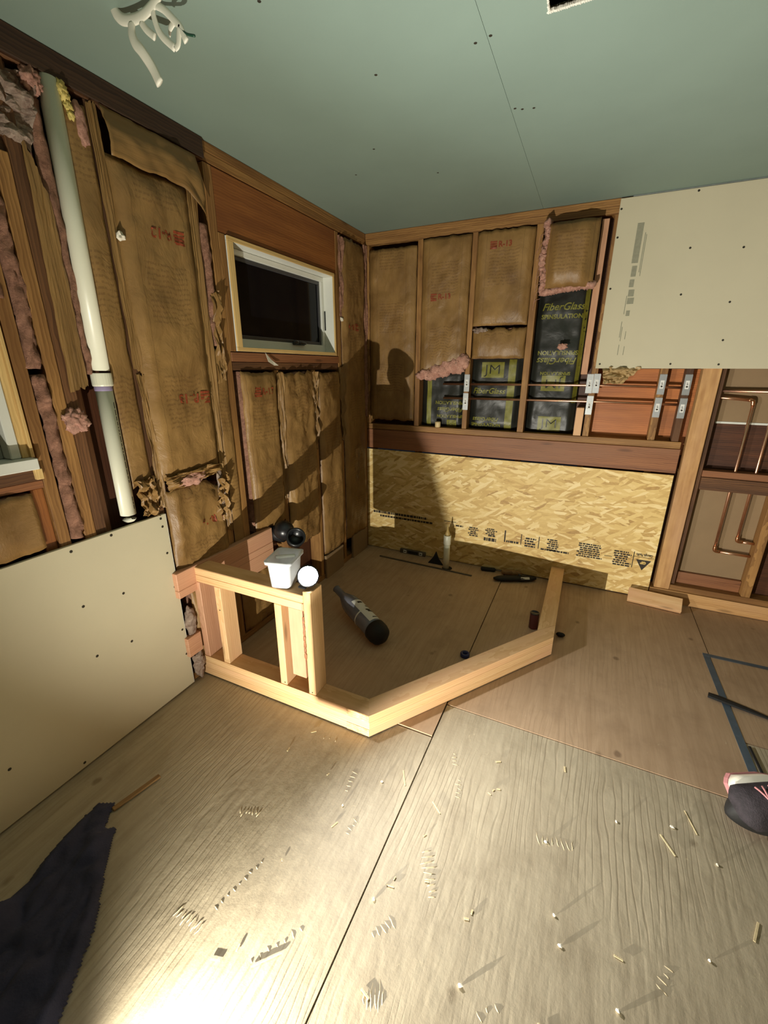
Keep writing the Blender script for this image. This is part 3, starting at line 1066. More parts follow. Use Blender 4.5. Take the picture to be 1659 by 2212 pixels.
scrap_paper('pale torn paper flange running down the room corner', Lm, ((-0.045, 1.15, 0), (-0.008, 1.15, 0), (-0.006, 2.36, 0.01), (-0.05, 2.36, 0)), 0.006, 55, 0.010, mat=PINKOLD, n=30)
scrap_paper('lit torn paper edge low in the room corner', Lm, ((-0.26, 0.62, 0), (-0.21, 0.62, 0), (-0.2, 0.92, 0.015), (-0.26, 0.93, 0)), 0.02, 56, 0.012, n=14)
# left of the pipe
strip('pink wool strip behind left side of the long white pipe', Lm, -2.150, 0.040, 1.50, 2.30, 61, PINKOLD, -0.012, 0.012)
strip('pink wool in the narrow gap beside the leftmost stud, upper', Lm, -2.322, 0.042, 1.52, 2.08, 62, PINKOLD, 0.0, 0.018)
strip('pink wool in the narrow gap beside the leftmost stud, lower', Lm, -2.318, 0.040, 0.93, 1.50, 63, PINKOLD, 0.0, 0.018)
strip('wool strip on far left edge above the window', Lm, -2.41, 0.07, 1.72, 2.10, 64, PINKOLD, 0.012, 0.02)
tuft('pale crumpled paper and wool lump on the studs left of pipe', (0.008, -2.242, 1.345), (0.013, 0.040, 0.040), 8, PINK, 0.55, 3.4)
scrap_paper('kraft paper remnant glued on studs left of white pipe', Lm, ((-2.235, 1.44, 0), (-2.17, 1.46, 0), (-2.165, 2.02, 0), (-2.215, 2.2, 0)), 0.001, 65, 0.004, n=26)
scrap_paper('dirty grey wool sheet on the header at upper left', Lm, ((-2.42, 2.20, 0), (-2.18, 2.15, 0), (-2.14, 2.34, 0.01), (-2.42, 2.34, 0)), -0.016, 66, 0.03, mat=GREYWOOL, n=26, thick=0.006)
tuft('pink wool tuft above the top of white pipe', (0.0, -2.15, 2.335), (0.02, 0.03, 0.03), 12, PINK, 0.5, 3)
tuft('pink wool tuft in gap right of the pipe top', (0.004, -2.02, 2.27), (0.012, 0.022, 0.06), 14, PINK, 0.35, 2.4)
batt('kraft batt below the left window at frame edge', Lm, -3.38, -2.428, 0.93, 1.13, 0.02, 17, rag=(0.006, 0.006), wr=0.014)
# junk wool beside the drywall edge, low
tuft('grey cobwebbed wool in the gap beside left drywall edge', (0.014, -1.93, 0.34), (0.02, 0.03, 0.09), 18, GREYWOOL, 0.35, 2.5)
tuft('torn grey wool lump low between drywall and knee wall', (0.02, -1.925, 0.10), (0.022, 0.03, 0.07), 19, GREYWOOL, 0.5, 3)
batt('kraft batt low behind the knee wall studs', Lm, -1.90, -1.617, 0.06, 0.49, 0.018, 19, rag=(0.005, 0.02), wr=0.014)
batt('kraft batt low behind open end of the knee wall', Lm, -1.573, -1.135, 0.06, 0.39, 0.018, 20, rag=(0.005, 0.02), wr=0.014)

# ---- back wall
batt('shadowed kraft batt in the corner bay of the back wall', Bm, 0.034, 0.410, 1.13, 2.325, 0.020, 23, rag=(0.012, 0.006), wr=0.007)
batt('kraft batt in second bay of back wall with red print', Bm, 0.452, 0.793, 1.49, 2.355, 0.022, 24, rag=(0.02, 0.006), wr=0.007,
     prints=((0.60, 1.99, 0.048, False),), cut=lambda a: (0.055 * a, 0))
batt('kraft batt in third bay of back wall beneath the top plate', Bm, 0.832, 1.194, 1.795, 2.355, 0.022, 25, rag=(0.004, 0.008), wr=0.006,
     prints=((0.99, 2.27, 0.045, False),))
batt('short kraft batt piece below the gap in third bay', Bm, 0.840, 1.194, 1.585, 1.775, 0.020, 26, rag=(0.006, 0.02), wr=0.007)
tuft('torn wool and dark paper in gap between two batts of third bay', (0.89, -0.012, 1.765), (0.05, 0.012, 0.018), 27, GREYWOOL, 0.6, 3)
mb = MB()
for k in range(12):
    a = k / 11
    mb.blob((0.475 + 0.30 * a, -0.010, 1.468 + 0.085 * a + 0.018 * RNG.uniform(-1, 1)),
            (0.050, 0.026, 0.030 + 0.025 * a), 0.45, 3.5, 3, k)
tag(obj('fiberglass_tuft', mb, PINK, None, True), 'bright pink wool torn along bottom of the second bay batt', 'insulation')
# the hanging batt in the fourth bay, bulging out of the wall
hang, hh = batt('short kraft batt hanging out of fourth bay in front of black bag', Bm, 1.272, 1.556, 1.985, 2.335, 0.06, 28, base=0.075, rag=(0.006, 0.004), wr=0.008, depth=0.02, edge=0.25)
mb = MB()
for k in range(40):
    a = k / 39
    if a < 0.55:
        t_ = a / 0.55
        c = (1.266 + 0.010 * math.sin(t_ * 9), -0.045, 2.345 - 0.37 * t_)
        sz = (0.024, 0.045, 0.026)
    else:
        t_ = (a - 0.55) / 0.45
        c = (1.275 + 0.275 * t_, -0.05, 1.968 + 0.03 * math.sin(t_ * 1.5))
        sz = (0.026, 0.045, 0.022)
    mb.blob(c, sz, 0.5, 3, 2, k + 60)
for k in range(9):                           # loose fibres
    z = 2.30 - 0.045 * k
    p = [(1.262, -0.03, z), (1.238 - 0.012 * RNG.random(), -0.03, z - 0.012), (1.226 - .015 * RNG.random(), -0.026, z - 0.05 - 0.03 * RNG.random())]
    mb.tube(spline(p, 3), 0.0012, 4)
tag(obj('fiberglass_tuft', mb, PINK, None, True), 'pink wool rim along left and bottom of the hanging batt', 'insulation')
tuft('little pink wool bit stuck on black bag in fourth bay', (1.43, -0.006, 1.655), (0.03, 0.01, 0.018), 29, PINK, 0.4, 3)
scrap_paper('crumpled tan paper poking out under right drywall edge', Bm, ((1.70, 1.43, 0.0), (1.80, 1.43, 0.01), (1.90, 1.53, 0), (1.68, 1.53, 0)), 0.006, 71, 0.035, mat=m_plain('tan_kraft_crumple', srgb(176, 150, 104), 0.6, 0.1, 12, 0.3, 40))


def bag(label, u0, u1, v0, v1, seed, items, slit=True):
    """black plastic faced batt pressed into a bay, printed in olive"""
    root = thing('black_insulation_batt', label, 'insulation', (0.5 * (u0 + u1), 0.02, v0), 'black bagged batts in the back wall')

    def h(a, b):
        e = min(a, 1 - a) / 0.14
        k = min(1, e)
        kb = min(1, min(b, 1 - b) / 0.08)
        return -0.082 + 0.034 * (k * k * (3 - 2 * k)) * (0.5 + .5 * kb) + 0.009 * fnz(a * 3, b * 3 * (v1 - v0) / (u1 - u0), seed, 1, 4)

    def P(uu, vv, lift=0.0):
        a, b = (uu - u0) / (u1 - u0), (vv - v0) / (v1 - v0)
        return Bm(h(min(max(a, 0), 1), min(max(b, 0), 1)) + lift, uu, vv)
    mb = MB()
    nv = int((v1 - v0) / 0.02)
    mb.grid(lambda a, b: P(u0 + (u1 - u0) * a, v0 + (v1 - v0) * b), 26, nv)
    mb.grid(lambda a, b: Bm(-0.086, u0 + (u1 - u0) * a, v0 + (v1 - v0) * b), 2, 2)
    obj('plastic_facing', mb, BAG, root, True, solid=0.002)
    for it in items:
        pm = MB()
        mi = 0
        if it[0] == 'bar':
            _, ua, ub, va, vb_ = it
            pm.grid(lambda a, b: P(ua + (ub - ua) * a, va + (vb_ - va) * b, 0.0026), 6, max(2, int(abs(vb_ - va) / .02)))
        elif it[0] == 'text':
            _, body, uu, vv, size, rot, shear = it
            vs, fs = text_mesh(body, size, shear, 0.001)
            sg = -1 if rot else 1
            pm.add([P(uu + sg * p.x, vv + sg * p.y, 0.0028) for p in vs], fs)
        elif it[0] == 'logo':
            _, uu, vv, size, rot = it
            sg = -1 if rot else 1
            pm.grid(lambda a, b: P(uu + (a - .5) * size * 1.5, vv + (b - .5) * size, 0.0026), 8, 8)
            obj('olive_print', pm, BAGINK, root, True)
            pm = MB()
            vs, fs = text_mesh('JM', size * 0.86, 0.0, -0.0012)
            pm.add([P(uu + sg * p.x * 1.25, vv + sg * (p.y), 0.0046) for p in vs], fs)
            obj('black_lettering', pm, BAG, root)
            continue
        obj('olive_print', pm, BAGINK, root, True)


bag('black bagged batt in second bay below torn pink wool', 0.452, 0.793, 1.094, 1.52, 31,
    [('bar', 0.50, 0.535, 1.10, 1.46), ('text', 'SPINSULATION', 0.685, 1.275, 0.034, True, 0), ('text', 'FiberGlass', 0.685, 1.225, 0.045, True, 0.3),
     ('text', 'SPINSULATION', 0.685, 1.175, 0.030, True, 0), ('logo', 0.70, 1.122, 0.05, True)])
bag('black bagged batt in third bay with square emblem above pipes', 0.832, 1.194, 1.094, 1.60, 32,
    [('bar', 1.095, 1.145, 1.10, 1.58), ('logo', 0.985, 1.510, 0.105, False), ('text', 'FiberGlass', 0.965, 1.365, 0.055, False, 0.3),
     ('text', 'SPINSULATION', 0.96, 1.125, 0.032, False, 0), ('text', 'FiberGlass', 0.96, 1.165, 0.045, True, 0.3)])
bag('tall black bagged batt in fourth bay with yellow green lettering', 1.240, 1.558, 1.094, 2.34, 33,
    [('bar', 1.525, 1.55, 1.30, 2.30), ('text', 'FiberGlass', 1.40, 1.895, 0.060, False, 0.3), ('text', 'SPINSULATION', 1.40, 1.838, 0.037, False, 0),
     ('text', 'SPINSULATION', 1.40, 1.620, 0.037, True, 0), ('text', 'FiberGlass', 1.40, 1.570, 0.058, True, 0.3), ('text', 'SPINSULATION', 1.40, 1.49, 0.028, True, 0),
     ('logo', 1.395, 1.425, 0.10, True), ('logo', 1.40, 1.155, 0.10, False)])


# ------------------------------------------------------------------ drywall and strand board panels
def screws(M, root, pts, h, rad=0.006):
    for (a, z) in pts:
        p = M(h, a, z)
        n = Vector(M(1, 0, 0)) - Vector(M(0, 0, 0))
        R = n.to_track_quat('Z', 'Y').to_matrix().to_4x4()
        obj('screw', MB().lathe([(0.0, 0.0008), (rad * .8, 0.0006), (rad, 0.0)], Matrix.Translation(p) @ R, 8), SCREW, root)


dl = thing('drywall_panel', 'tan drywall panel standing at lower left wall', 'drywall', (0.01, -2.9, 0.008))
obj('board', MB().box(0.002, 0.0147, -4.3, -1.967, 0.008, 0.915, 0.0015, 'y'), DRYWALL, dl)
obj('paper_edge', MB().box(0.002, 0.0144, -1.9665, -1.9645, 0.008, 0.913, 0.0006, 'z'), GYPSUM, dl)
screws(Lm, dl, [(-2.364, 0.892), (-2.213, 0.901), (-1.992, 0.899), (-1.990, 0.861), (-1.990, 0.734), (-1.982, 0.560), (-1.982, 0.328), (-1.982, 0.19),
                (-2.370, 0.668), (-2.215, 0.645), (-2.366, 0.442), (-2.224, 0.419), (-2.504, 0.03), (-2.713, 0.219)], 0.0148)
dr = thing('drywall_panel', 'big tan drywall panel on upper right of back wall', 'drywall', (2.4, -0.01, 1.52))
obj('board', MB().box(1.640, 3.6, -0.0147, -0.005, 1.522, 2.432, 0.0015, 'x'), DRYWALL, dr)
screws(Bm, dr, [(2.008, 2.418), (2.268, 1.674), (2.021, 2.151), (2.262, 2.131), (2.022, 1.920), (2.258, 1.869), (2.275, 1.545), (2.040, 1.548), (1.662, 1.548),
                (1.652, 2.239), (1.656, 1.973), (1.65, 2.38), (2.40, 2.40)], 0.0148)
# grey ink print running down the panel
mb = MB()
pr = random.Random(5)


def ink(mb, M, a0, a1, z0, z1, h):
    vs = [M(h, a0, z0), M(h, a1, z0), M(h, a1, z1), M(h, a0, z1)]
    mb.add(vs, [(0, 1, 2, 3)])


for (ua, ub, za, zb) in ((1.745, 1.778, 2.10, 2.30), (1.752, 1.778, 2.03, 2.085), (1.752, 1.776, 1.975, 2.015), (1.755, 1.785, 1.925, 1.962), (1.755, 1.79, 1.885, 1.918), (1.76, 1.78, 1.82, 1.85)):
    z = za
    while z < zb:
        ink(mb, Bm, ua, ub, z, min(zb, z + 0.006), 0.0150)
        z += 0.0072
for (ua, za, zb) in ((1.790, 2.05, 2.25), (1.797, 2.03, 2.24), (1.748, 1.83, 1.93), (1.745, 1.70, 1.79), (1.752, 1.68, 1.76), (1.775, 1.69, 1.735), (1.75, 1.60, 1.66), (1.78, 1.60, 1.65)):
    ink(mb, Bm, ua, ua + 0.0035, za, zb, 0.0150)
obj('grey_print', mb, GREYINK, dr)
obj('metal_edge', MB().box(1.70, 3.6, -0.012, -0.003, 2.4325, 2.4395, 0.001, 'x'), GALV, dr)

os_ = thing('strand_board_panel', 'yellow oriented strand board panel along foot of back wall', 'panel', (1.1, -0.002, 0.006))
mb = MB()
P_ = [(0.004, 0.010), (2.183, 0.010), (2.183, 0.882), (0.004, 0.884)]
vs = [(x, -0.011, z) for x, z in P_] + [(x, 0.0005, z) for x, z in P_]
wc = [(x, z, 0) for x, z in P_] * 2
mb.add(vs, [(0, 1, 2, 3), (7, 6, 5, 4), (0, 4, 5, 1), (1, 5, 6, 2), (2, 6, 7, 3), (3, 7, 4, 0)], wc)
obj('board', mb, OSB, os_)
mb = MB()
hk = 0.0113


def inkz(x0, x1, z0, z1):
    ink(mb, Bm, x0, x1, z0, z1, hk)


pr = random.Random(11)


def lines(x0, x1, z0, z1, n, slant=0.0):
    dz = (z1 - z0) / n
    for k in range(n):
        x = x0 + pr.random() * 0.02
        z = z0 + k * dz
        xe = x1 - pr.random() * (x1 - x0) * 0.25
        while x < xe:
            w_ = pr.uniform(0.008, 0.030)
            inkz(x, min(x + w_, xe), z, z + dz * 0.68)
            x += w_ + 0.004


inkz(0.70, 0.80, 0.345, 0.350)
lines(0.79, 0.87, 0.315, 0.335, 1)
lines(0.90, 0.985, 0.255, 0.335, 5)
lines(1.03, 1.13, 0.29, 0.345, 4)
lines(1.02, 1.16, 0.235, 0.275, 1)
lines(1.06, 1.12, 0.275, 0.295, 1)
inkz(1.185, 1.195, 0.25, 0.345)
lines(1.20, 1.30, 0.25, 0.275, 1)
inkz(1.308, 1.314, 0.25, 0.335)
lines(1.33, 1.42, 0.24, 0.32, 4)
inkz(1.435, 1.441, 0.24, 0.335)
lines(1.49, 1.58, 0.24, 0.335, 6)
lines(1.45, 1.66, 0.235, 0.255, 1)
lines(1.70, 1.88, 0.235, 0.345, 7)
inkz(1.88, 1.93, 0.27, 0.274)
lines(1.93, 2.05, 0.215, 0.33, 7)
inkz(2.055, 2.060, 0.215, 0.335)
inkz(2.06, 2.18, 0.300, 0.303)
lines(0.06, 0.66, 0.33, 0.36, 1)
lines(0.12, 0.64, 0.30, 0.325, 1)
vs, fs = text_mesh('Georgia Pacific', 0.026, 0, 0.001)
mb.add([Bm(hk, 2.119 - p.x * 0.62, 0.318 - p.y) for p in vs], fs)
po = obj('black_print', mb, BLACKINK, os_)
po['kind'] = 'stuff'
mb = MB()
mb.add([Bm(hk, *p) for p in ((2.075, 0.282), (2.165, 0.282), (2.12, 0.205))], [(0, 1, 2)])
obj('emblem', mb, BLACKINK, os_)
mb = MB()
vs, fs = text_mesh('GP', 0.026, 0, 0.002)
mb.add([Bm(hk + 0.0004, 2.12 - p.x, 0.262 - p.y) for p in vs], fs)
obj('emblem_letters', mb, LOGOINK, os_)
# ------------------------------------------------------------------ pipes and plates
pv = thing('drain_vent_pipe', 'long white plastic pipe standing in the left stud wall', 'pipe', (-0.012, -2.11, 0.93))
PX = -0.006
obj('upper_pipe', MB().tube([(PX, -2.095, 2.365), (PX, -2.11, 1.512)], 0.0285, 20), PVC, pv, True)
obj('coupling', MB().lathe([(0.0, 1.504), (0.034, 1.504), (0.0345, 1.500), (0.0345, 1.463), (0.033, 1.458), (0.0, 1.458)], Matrix.Translation((PX, -2.113, 0)), 24), PVC, pv)
obj('primer_ring', MB().lathe([(0.0295, 1.4575), (0.0298, 1.457), (0.0298, 1.443), (0.0292, 1.441)], Matrix.Translation((PX, -2.114, 0)), 24), PRIMER, pv, True, label='purple primer stain')
obj('lower_pipe', MB().tube([(PX, -2.114, 1.46), (PX, -2.116, 0.955), (PX, -2.116, 0.935), (PX, -2.116, 0.925)], [0.029, 0.029, 0.027, 0.018], 20), PVC, pv, True)
mb = MB()
z = 1.40
while z > 0.985:                                # marks printed along the pipe
    dz = RNG.uniform(0.006, 0.03)
    if z - dz < 1.08 and z > 1.03:
        z = 1.03
        continue
    t0 = math.radians(-32)
    pts = []
    for (t_, zz) in ((t0, z), (t0 + 0.16, z), (t0 + 0.16, z - dz), (t0, z - dz)):
        pts.append((PX + 0.0293 * math.cos(t_ + 0.9), -2.115 + 0.0293 * math.sin(t_ + 0.9), zz))
    mb.add(pts, [(0, 1, 2, 3)])
    z -= dz + 0.004
obj('ink_marks', mb, BLACKINK, pv)['kind'] = 'stuff'
mb = MB()
for k, (yy, zz, rr) in enumerate(((-2.072, 2.345, .016), (-2.064, 2.330, .015), (-2.060, 2.305, .012), (-2.058, 2.285, .010))):
    mb.blob((0.018, yy, zz), (rr * .7, rr, rr * 1.2), 0.7, 3, 3, k + 5)
tag(obj('foam_residue', mb, FOAM, None, True), 'yellow foam residue at top of long white pipe', 'foam')

sp = thing('stub_pipe', 'short white pipe stub standing up through the shower floor', 'pipe', (0.775, -0.16, 0.004))
obj('pipe', MB().tube([(0.777, -0.157, 0.003), (0.777, -0.157, 0.21)], 0.024, 20), PVC, sp, True)
obj('collar', MB().lathe([(0.0, 0.21), (0.027, 0.2095), (0.029, 0.214), (0.029, 0.285), (0.027, 0.288), (0.022, 0.286), (0.021, 0.26), (0.0, 0.26)], Matrix.Translation((0.777, -0.157, 0)), 24), PVC, sp, True)
obj('nozzle_tip', MB().lathe([(0.0, 0.262), (0.018, 0.264), (0.018, 0.305), (0.012, 0.318), (0.007, 0.33), (0.003, 0.375), (0.0, 0.376)], Matrix.Translation((0.777, -0.157, 0)), 16),
    m_plain('cloudy_yellow_plastic', srgb(196, 168, 104), 0.4, 0.05, 10, 0), sp, True, label='cloudy yellow cone tip')
hole = MB()
hole.lathe([(0.0, 0.0048), (0.036, 0.0048), (0.040, 0.0042)], Matrix.Translation((0.787, -0.155, 0)), 20)
obj('floor_hole', hole, BLACKR, floor)


def copper_run(label, paths, elbows, r=0.008, loc=None):
    root = thing('copper_pipe', label, 'pipe', loc or paths[0][0])
    for p in paths:
        obj('tube', MB().tube(p, r, 12), COPPER, root, True)
    for e in elbows:
        mb = MB()
        mb.tube(spline(e, 4), r * 1.28, 12)
        obj('elbow', mb, SOLDER, root, True)
    return root


YP = 0.020
copper_run('upper of two horizontal copper pipes across the back wall studs', [[(0.632, YP, 1.410), (1.66, YP, 1.418), (2.175, YP, 1.412)]], [])
copper_run('lower of two horizontal copper pipes across the back wall studs', [[(0.638, YP, 1.310), (1.66, YP, 1.316), (2.175, YP, 1.312)]], [])
YB = 0.042
copper_run('left bent copper pipe in the bay right of the post', [[(2.305, YB, 1.362), (2.475, YB, 1.349)], [(2.496, YB, 1.325), (2.499, YB, 0.43)], [(2.522, YB, 0.402), (2.688, YB, 0.398)]],
           [[(2.470, YB, 1.350), (2.490, YB, 1.345), (2.496, YB, 1.318)], [(2.499, YB, 0.437), (2.503, YB, 0.406), (2.53, YB, 0.401)]])
copper_run('right bent copper pipe in the bay right of the post', [[(2.596, YB, 1.42), (2.599, YB, 0.51)], [(2.62, YB, 0.488), (2.688, YB, 0.484)]],
           [[(2.599, YB, 0.518), (2.603, YB, 0.49), (2.63, YB, 0.487)]])
copper_run('short horizontal copper pipe just under right drywall', [[(2.335, YB, 1.398), (3.04, YB, 1.398)]], [], 0.008)


def nail_plate(i, label, x, z):
    root = thing('nail_plate', label, 'metal plate', (x, -0.004, z - 0.062), 'galvanized nail plates on the studs')
    mb = MB()
    n = 9
    pts = []
    for k in range(n + 1):
        pts.append((x - 0.019 + 0.038 * k / n, z - 0.061 + (0.004 if k % 2 else 0)))
    for k in range(n, -1, -1):
        pts.append((x - 0.019 + 0.038 * k / n, z + 0.061 - (0.004 if k % 2 else 0)))
    m = len(pts)
    fr_ = [(a, -0.0022, b) for a, b in pts] + [(a, -0.0006, b) for a, b in pts]
    fs = [tuple(range(m)), tuple(range(2 * m - 1, m - 1, -1))] + [(k, (k + 1) % m, (k + 1) % m + m, k + m) for k in range(m)]
    mb.add(fr_, fs)
    obj('plate', mb, GALV, root)
    mb = MB()
    mb.box(x - 0.010, x + 0.010, -0.0030, -0.0023, z - 0.024, z + 0.024, 0)
    obj('sticker', mb, STICKER, root)
    mb = MB()
    for (a, b, c_, d) in ((-.005, .005, -.016, -.006), (-.004, .005, .0, .004), (-.005, .003, .008, .011)):
        ink(mb, Bm, x + a, x + b, z + c_, z + d, 0.0032)
    obj('sticker_print', mb, BLACKINK, root)


nail_plate(0, 'upper nail plate on stud between second and third bay', 0.815, 1.420)
nail_plate(1, 'lower nail plate on stud between second and third bay', 0.813, 1.290)
nail_plate(2, 'nail plate left of a touching pair under drywall corner', 1.6205, 1.428)
nail_plate(3, 'nail plate right of a touching pair under drywall corner', 1.6605, 1.430)
nail_plate(4, 'nail plate below the touching pair on the same stud', 1.638, 1.293)
nail_plate(5, 'upper nail plate on stud in middle of orange bay', 2.020, 1.430)
nail_plate(6, 'lower nail plate on stud in middle of orange bay', 2.020, 1.293)
nail_plate(7, 'upper nail plate on stud nearest the big post', 2.149, 1.430)
nail_plate(8, 'lower nail plate on stud nearest the big post', 2.149, 1.293)

tag(obj('pill_cup', MB().lathe([(0.0, 1.0918), (0.019, 1.0918), (0.021, 1.094), (0.022, 1.130), (0.020, 1.134), (0.018, 1.130), (0.0, 1.129)], Matrix.Translation((0.605, 0.012, 0)), 20), BEIGE, None, True),
    'small beige cup standing on the sill plate in second bay', 'cup')
# ABS elbow sticking out of the left wall
ab = thing('drain_elbow', 'black plastic drain elbow with open hub sticking out of left wall', 'pipe', (0.06, -1.24, 0.53))
obj('elbow', MB().blob((0.085, -1.262, 0.600), (0.062, 0.062, 0.060), 0.0, 1, 3, 1), BLACKP, ab, True)
obj('stub', MB().tube([(-0.03, -1.262, 0.575), (0.085, -1.262, 0.575)], 0.050, 20), BLACKP, ab, True)
dirv = Vector((0.55, -0.55, 0.62)).normalized()
R = dirv.to_track_quat('Z', 'Y').to_matrix().to_4x4()
obj('hub', MB().lathe([(0.030, -0.06), (0.052, -0.045), (0.056, 0.0), (0.057, 0.014), (0.050, 0.015), (0.044, 0.012), (0.043, -0.03), (0.0, -0.032)],
                      Matrix.Translation((0.180, -1.275, 0.575)) @ R, 28), BLACKP, ab, True)

# ------------------------------------------------------------------ knee wall and curb
kw = thing('knee_wall', 'half height stud wall of fresh lumber closing the shower corner', 'wall frame', (0.35, -1.835, 0.115))
KY0, KY1 = -1.882, -1.792


def kbox(name, x0, x1, z0, z1, g, mat=W_NEW, y0=KY0, y1=KY1):
    return obj(name, MB().box(x0, x1, y0, y1, z0, z1, 0.0025, g), mat, kw)


kbox('top_plate', 0.003, 0.663, 0.583, 0.620, 'x')
kbox('top_plate', 0.003, 0.655, 0.5445, 0.582, 'x', W_NEW)
kbox('stud', 0.018, 0.056, 0.115, 0.544, 'z', W_PINK)
kbox('stud', 0.150, 0.188, 0.115, 0.544, 'z')
kbox('stud', 0.505, 0.542, 0.115, 0.544, 'z', W_NEW)
kbox('stud', 0.578, 0.652, 0.19, 0.544, 'z', W_PINK, KY0 + 0.004, KY1)
kbox('end_post', 0.664, 0.701, 0.115, 0.640, 'z')
kbox('cross_piece', 0.657, 0.663, 0.545, 0.58, 'x', W_PINK)
mb = MB()
for k in range(7):
    mb.blob((0.662, KY0 - 0.002, 0.50 - 0.03 * k), (0.006, 0.004, 0.02), 0.5, 3, 2, k + 90)
obj('bark_edge', mb, W_RED, kw, True)
for (x, z) in ((0.53, 0.13), (0.683, 0.128), (0.17, 0.42)):
    obj('nail_head', MB().lathe([(0, 0.0006), (0.0035, 0.0)], Matrix.Translation((x, KY0 - 0.0004, z)) @ Vector((0, -1, 0)).to_track_quat('Z', 'Y').to_matrix().to_4x4(), 8), SCREW, kw)

cb = thing('shower_curb', 'low angled curb of stacked fresh lumber around the shower floor', 'curb', (1.3, -1.4, 0.005))
A = Vector((0.974, -1.886))
B_ = Vector((1.638, -0.95))
d = (B_ - A).normalized()
nrm = Vector((-d.y, d.x))                   # towards the inside
wd = 0.089
Ai = Vector((0.974 - 0.089 * 0.0, -1.797))
# inner mitre points
tA = (-1.797 - (A + nrm * wd).y) / d.y
Ain = (A + nrm * wd) + d * tA
tB = (1.549 - (A + nrm * wd).x) / d.x
Bin = (A + nrm * wd) + d * tB
for k in range(3):
    z0, z1 = 0.006 + 0.0375 * k, 0.006 + 0.0375 * (k + 1) - 0.0006
    off = (0.0, 0.02, 0.008)[k] * 0
    obj('curb_board', MB().prism([(0.003, -1.886 - off), (A.x, A.y - off), (Ain.x, Ain.y), (0.003, -1.797)], z0, z1, (1, 0)), (W_NEW, W_NEW, W_NEW)[k], cb)
    obj('curb_board', MB().prism([(A.x, A.y), (B_.x, B_.y), (B_.x, B_.y + 0.127), (Bin.x, Bin.y), (Ain.x, Ain.y)], z0, z1, (d.x, d.y)), W_NEW, cb)
    obj('curb_board', MB().prism([(1.638, -0.823 + 0.0015), (1.638, -0.0125), (1.549, -0.0125), (1.549, Bin.y + 0.0015)], z0, z1, (0, 1)), W_NEW, cb)
# end grain face glued on at the front corner
mb = MB()
for (z0, z1) in ((0.0065, 0.043), (0.0815, 0.1175)):
    mb.box(0.862, 0.9735, -1.8885, -1.8862, z0, z1, 0.0006, 'y')
obj('end_grain', mb, wood('end_grain_pine', srgb(232, 198, 146), srgb(196, 142, 84), None, 0.65, 0), cb)

# ------------------------------------------------------------------ things on the knee wall
lp = thing('work_lamp', 'small lit lamp with round white lens on end of the knee wall', 'lamp', (0.66, -1.84, 0.641))
face = Vector((0.55, -0.75, 0.36)).normalized()
R = face.to_track_quat('Z', 'Y').to_matrix().to_4x4()
C0 = Vector((0.672, -1.846, 0.698))
obj('housing', MB().lathe([(0.0, -0.06), (0.026, -0.058), (0.032, -0.03), (0.046, 0.0), (0.047, 0.012), (0.041, 0.013)], Matrix.Translation(C0) @ R, 28), BLACKP, lp, True)
obj('lens', MB().lathe([(0.0410, 0.0115), (0.034, 0.019), (0.018, 0.024), (0.0, 0.0255)], Matrix.Translation(C0) @ R, 28), LENS, lp, True)
obj('foot', MB().box(0.632, 0.668, -1.868, -1.80, 0.6415, 0.652, 0.003, 'y'), BLACKP, lp)
fl = thing('work_lamp', 'work lamp lying on the floor just below the left part of the picture', 'lamp', (0.95, -3.22, 0.0))
obj('housing', MB().lathe([(0.0, -0.13), (0.028, -0.128), (0.030, -0.05), (0.042, -0.022), (0.043, -0.012), (0.0, -0.013)],
                          Matrix.Translation(L1) @ Vector((0.42, 0.82, 0.10)).to_track_quat('Z', 'Y').to_matrix().to_4x4(), 24), BLACKP, fl, True)
mb = MB()
q_ = [(-0.0078, 0.0040), (-0.0217, 0.046), (-0.0302, 0.0618), (-0.0327, 0.076), (-0.0362, 0.076), (-0.0362, 0.0040)]
vs = [(L1[0] + a, L1[1] + 0.1875, L1[2] + b) for a, b in q_] + [(L1[0] + a, L1[1] + 0.190, L1[2] + b) for a, b in q_]
n = len(q_)
mb.add(vs, [tuple(range(n)), tuple(range(2 * n - 1, n - 1, -1))] + [(i, (i + 1) % n, (i + 1) % n + n, i + n) for i in range(n)])
mb.tube([(L1[0] - 0.027 * t_, L1[1] + 0.188 * t_, L1[2] + 0.030 * t_) for t_ in (0.10, 1.0)], 0.0009, 6)
obj('shadow_blocker', mb, BLACKP, fl)  # wedge added out of view to cast the slanted shadow on the strand board
ct = thing('plastic_tub', 'translucent white plastic tub standing on top of knee wall', 'container', (0.53, -1.80, 0.621))


def tub_ring(hx, hy, z, n=8, rr=0.02):
    pts = []
    for (cx, cy, a0) in ((hx - rr, hy - rr, 0), (-hx + rr, hy - rr, 90), (-hx + rr, -hy + rr, 180), (hx - rr, -hy + rr, 270)):
        for k in range(n):
            t_ = math.radians(a0 + 90 * k / (n - 1))
            pts.append((cx + rr * math.cos(t_), cy + rr * math.sin(t_), z))
    return pts


